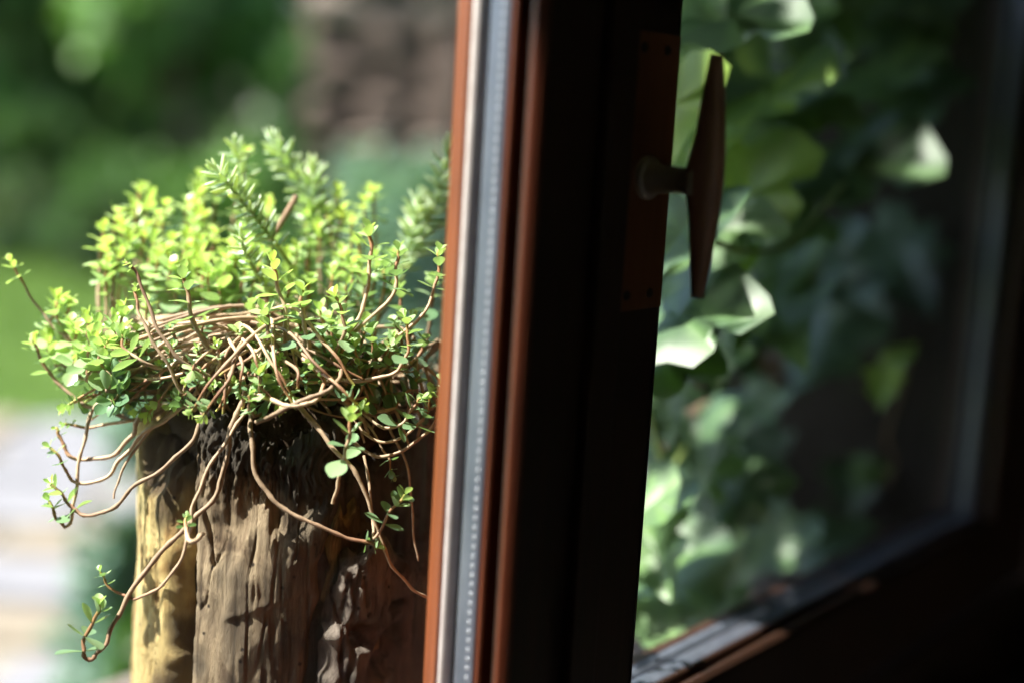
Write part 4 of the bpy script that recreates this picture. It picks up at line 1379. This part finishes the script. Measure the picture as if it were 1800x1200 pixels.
hm = obj('shading_foliage', scatter_mesh('shading_foliage', IT[0][0], IT[0][1], mats, pos, ro.uniform(0, 0.7, n)), M['ivy'], ivy)
hm['kind'] = 'stuff'

# ------------------------------------------------------------------ garden
ground = obj('ground', mesh_of('ground', [(-90, -60, 0), (90, -60, 0), (90, 120, 0), (-90, 120, 0)], [(0, 1, 2, 3)], False), M['lawn'])
ground['kind'] = 'structure'


def gx(px, dist):
    return (px - 900) / F * dist


# paved terrace of irregular slabs outside the window
terr = obj('terrace', box_mesh('terrace', -5.2, 1.2, 2.9, 6.1, -0.05, 0.012), M['joint'])
terr['kind'] = 'structure'
y = 2.95
row = 0
while y < 5.65:
    hgt = rnd.uniform(0.34, 0.52)
    x = -5.15
    while x < 1.1:
        wd = rnd.uniform(0.35, 0.75)
        if x + wd > 1.15:
            break
        j = lambda: rnd.uniform(-0.025, 0.025)
        g = 0.02
        cs = [(x + g + j(), y + g + j()), (x + wd - g + j(), y + g + j()), (x + wd - g + j(), y + hgt - g + j()), (x + g + j(), y + hgt - g + j())]
        # octagonal outline with knocked corners
        ol = []
        for a in range(4):
            p, q_ = cs[a], cs[(a + 1) % 4]
            for f in (0.12, 0.5, 0.88):
                ol.append((p[0] + (q_[0] - p[0]) * f + rnd.uniform(-.008, .008), p[1] + (q_[1] - p[1]) * f + rnd.uniform(-.008, .008)))
        zt = 0.03 + rnd.uniform(0, 0.012)
        n = len(ol)
        cx_, cy_ = sum(p[0] for p in ol) / n, sum(p[1] for p in ol) / n
        V = [(p[0] - cx_, p[1] - cy_, 0.0) for p in ol] + [((p[0] - cx_) * 0.96, (p[1] - cy_) * 0.96, zt) for p in ol]
        Fc = [(i, (i + 1) % n, n + (i + 1) % n, n + i) for i in range(n)] + [tuple(range(n, 2 * n))]
        o = obj('paving_stone', mesh_of('paving_stone', V, Fc, False), M['paving_warm' if rnd.random() < 0.3 or 3.9 < y < 4.5 else 'paving'], terr)
        o.location = (cx_, cy_, 0.004)
        x += wd
    y += hgt
    row += 1

# grass beyond it
n = 26000
gr = np.random.RandomState(5)
pos = np.stack([gr.uniform(-6.5, -0.2, n), gr.uniform(6.15, 13.0, n), np.zeros(n)], -1)
tv = np.array([(-0.5, 0, 0), (0.5, 0, 0), (0.25, 0.25, 0.6), (-0.05, 0.5, 1.0)])
tf = np.array([(0, 1, 2, 3)])
ang = gr.uniform(0, 6.28, n)
hh = gr.uniform(0.05, 0.11, n)
mats = np.zeros((n, 3, 3))
mats[:, 0, 0] = np.cos(ang) * 0.008
mats[:, 1, 0] = np.sin(ang) * 0.008
mats[:, 0, 1] = -np.sin(ang) * hh * 0.5
mats[:, 1, 1] = np.cos(ang) * hh * 0.5
mats[:, 2, 2] = hh
g_o = obj('grass', scatter_mesh('grass', tv, tf, mats, pos, gr.uniform(0, 1, n), False), M['grass'])
tag(g_o, 'short sunlit lawn grass beyond the paving', 'grass', None, 'stuff')

LEAFV = np.array([(0, 0, 0), (0.32, 0.35, 0.06), (0, 1.0, -0.08), (-0.32, 0.35, 0.06)])
LEAFF = np.array([(0, 1, 2, 3)])


def shrub(name, loc, rx, ry, rz, n, leaf, label, mat='shrub', cat='shrub', tone=(0.0, 1.0), trunk_h=0.0, trunk_r=0.05, seed=0, clumps=14, group=None):
    r_ = np.random.RandomState(seed + 101)
    root = empty(name, loc, label, cat, group)
    # trunk and limbs
    tv_, tq_, off = [], [], 0
    paths = [[(0, 0, -0.05), (0.02, 0.01, trunk_h * 0.5 + rz * 0.3), (0.0, 0.03, trunk_h + rz * 1.1)]]
    for b in range(5):
        a = b * 1.257 + r_.rand()
        s = trunk_h * 0.7 + rz * (0.2 + 0.12 * b)
        paths.append([(0, 0, s), (math.cos(a) * rx * 0.4, math.sin(a) * ry * 0.4, s + rz * 0.35), (math.cos(a) * rx * 0.75, math.sin(a) * ry * 0.75, s + rz * 0.7)])
    for i, p in enumerate(paths):
        pp = catmull(p, 5)
        rr = trunk_r if i == 0 else trunk_r * 0.5
        V, q, t = tube_arrays([tuple(x) for x in pp], [rr * (1 - 0.7 * k_ / len(pp)) for k_ in range(len(pp))], 7)
        tv_.append(V)
        tq_.append(q + off)
        off += len(V)
    obj('trunk', fast_mesh('trunk', np.concatenate(tv_), np.concatenate(tq_)), M['bark'], root)
    # crown: leaves gathered in clumps through the volume, uneven outline
    cc = r_.normal(size=(clumps, 3))
    cc /= np.linalg.norm(cc, axis=1)[:, None]
    cc *= (r_.uniform(0.25, 0.85, clumps) ** 0.6)[:, None]
    ci = r_.randint(0, clumps, n)
    cr = r_.uniform(0.22, 0.48, clumps)
    p = r_.normal(size=(n, 3))
    p /= np.linalg.norm(p, axis=1)[:, None]
    p = cc[ci] + p * (cr[ci] * r_.uniform(0.3, 1, n) ** 0.5)[:, None]
    pos = p * np.array([rx, ry, rz]) + np.array([0, 0, trunk_h + rz * 0.95])
    pos[:, 2] = np.maximum(pos[:, 2], 0.02)
    d = p + r_.normal(size=(n, 3)) * 0.6 + np.array([0, 0, -0.15])
    d /= np.linalg.norm(d, axis=1)[:, None]
    up = r_.normal(size=(n, 3)) * 0.5 + np.array([0, 0, 1.0])
    x = np.cross(d, up)
    x /= np.linalg.norm(x, axis=1)[:, None] + 1e-9
    z = np.cross(x, d)
    L = leaf * r_.uniform(0.6, 1.3, n)
    mats = np.stack([x, d, z], -1) * L[:, None, None]
    ct = r_.uniform(0, 1, clumps)
    tn = np.clip(tone[0] + (tone[1] - tone[0]) * (0.65 * ct[ci] + 0.35 * r_.uniform(0, 1, n)), 0, 1)
    obj('crown', scatter_mesh('crown', LEAFV, LEAFF, mats, pos, tn, False), M[mat], root)
    return root


# low blue green plants beside the stump, out of focus
shrub('low_shrub', (gx(240, 3.0), 3.0, 0), .15, .17, .30, 1300, .07, 'low blue green shrub behind the left edge of the stump', 'shrub_blue', tone=(0, 0.45), seed=1)
shrub('low_shrub', (gx(300, 2.75), 2.75, 0), .22, .2, .22, 1400, .06, 'short dark green shrub close behind the stump foot', 'shrub', seed=2)
shrub('low_shrub', (gx(350, 4.6), 4.7, 0), .26, .3, .36, 1500, .08, 'blue green shrub at the terrace edge behind the stump', 'shrub_blue', seed=3)
# bushes in front of the rock wall
shrub('garden_bush', (gx(740, 6.6), 6.6, 0), .42, .5, .66, 3600, .11, 'grey green bush in front of the stone wall', 'shrub_blue', seed=4, tone=(0.3, 1.0))
shrub('garden_bush', (gx(560, 7.3), 7.4, 0), .45, .45, .45, 2500, .09, 'dark green bush left of the grey green bush', 'shrub', seed=5, tone=(0.1, 0.7))
shrub('garden_bush', (gx(390, 9.5), 9.6, 0), .45, .45, .62, 2500, .11, 'mid green bush below the dark gap in the trees', 'shrub', seed=6, tone=(0.3, 1.0))
shrub('garden_bush', (gx(240, 11.0), 11.2, 0), .8, .6, .5, 2600, .12, 'dark low bush along the far lawn edge', 'shrub', seed=7, tone=(0, 0.4))
shrub('garden_bush', (gx(40, 11.6), 11.8, 0), .9, .7, .6, 2600, .12, 'dark low bush at the left end of the lawn', 'shrub', seed=8, tone=(0, 0.4))
shrub('garden_bush', (gx(478, 8.6), 8.8, 0), .17, .2, 0.95, 1100, .12, 'tall dark green bush against the left end of the stone wall', 'shrub', seed=21, tone=(0.05, 0.6))
# trees
shrub('garden_tree', (gx(60, 14), 14, 0), 1.7, 1.5, 1.9, 7000, .20, 'broad green tree at the far left behind the lawn', 'shrub', 'tree', tone=(0.1, 0.8), trunk_h=0.8, trunk_r=.14, seed=9, clumps=22)
shrub('garden_tree', (gx(300, 12.2), 12.2, 0), 1.0, 1.0, 1.2, 5000, .18, 'bright leaved young tree left of the stone wall', 'shrub', 'tree', tone=(0.35, 1.0), trunk_h=1.1, trunk_r=.09, seed=10, clumps=16)
shrub('garden_tree', (gx(200, 17), 17, 0), 2.4, 2.0, 2.8, 8000, .25, 'dark tall tree behind the lighter trees', 'shrub', 'tree', tone=(0.0, 0.35), trunk_h=0.8, trunk_r=.2, seed=11, clumps=26)
shrub('garden_tree', (gx(-160, 13), 13, 0), 1.8, 1.5, 2.2, 6000, .2, 'green tree beyond the left edge of the lawn', 'shrub', 'tree', tone=(0.2, 0.9), trunk_h=0.5, trunk_r=.14, seed=12, clumps=20)
shrub('garden_tree', (gx(470, 15), 15, 0), 1.6, 1.4, 2.2, 6000, .2, 'dark tree rising behind the stone wall', 'shrub', 'tree', tone=(0.0, 0.3), trunk_h=0.5, trunk_r=.15, seed=13, clumps=20)

# dry stone wall
wallr = empty('stone_wall', (gx(800, 9.0), 9.4, 0), 'rough brown dry stone wall behind the bushes', 'wall')
obj('wall_core', box_mesh('wall_core', -1.05, 3.2, -0.05, 0.5, 0, 2.9), M['mortar'], wallr)
import bmesh


def stone_mesh(seed):
    bm = bmesh.new()
    bmesh.ops.create_icosphere(bm, subdivisions=2, radius=0.5)
    r_ = random.Random(seed)
    for v in bm.verts:
        c = v.co
        m_ = max(abs(c.x), abs(c.y), abs(c.z))
        b = c * (0.5 / m_)
        v.co = c.lerp(b, 0.55) * r_.uniform(0.93, 1.06)
    me = bpy.data.meshes.new('stone')
    bm.to_mesh(me)
    bm.free()
    me.polygons.foreach_set('use_smooth', [True] * len(me.polygons))
    return me


SM = []
for i in range(8):
    me = stone_mesh(i)
    me.materials.append(M['rock_pale' if i % 3 == 0 else 'rock'])
    SM.append(me)
z = 0.0
while z < 2.85:
    hh_ = rnd.uniform(0.13, 0.26)
    x = -1.1
    while x < 3.2:
        wd = rnd.uniform(0.22, 0.55)
        o = obj('stone', SM[rnd.randrange(8)], None, wallr)
        o.location = (x + wd / 2, -0.02 + rnd.uniform(-.05, .03), z + hh_ / 2)
        o.scale = (wd * rnd.uniform(0.8, 1.1), 0.32, hh_ * rnd.uniform(0.7, 1.5))
        o.rotation_euler = (rnd.uniform(-.15, .15), rnd.uniform(-.35, .35), rnd.uniform(-.12, .12))
        x += wd
    z += hh_
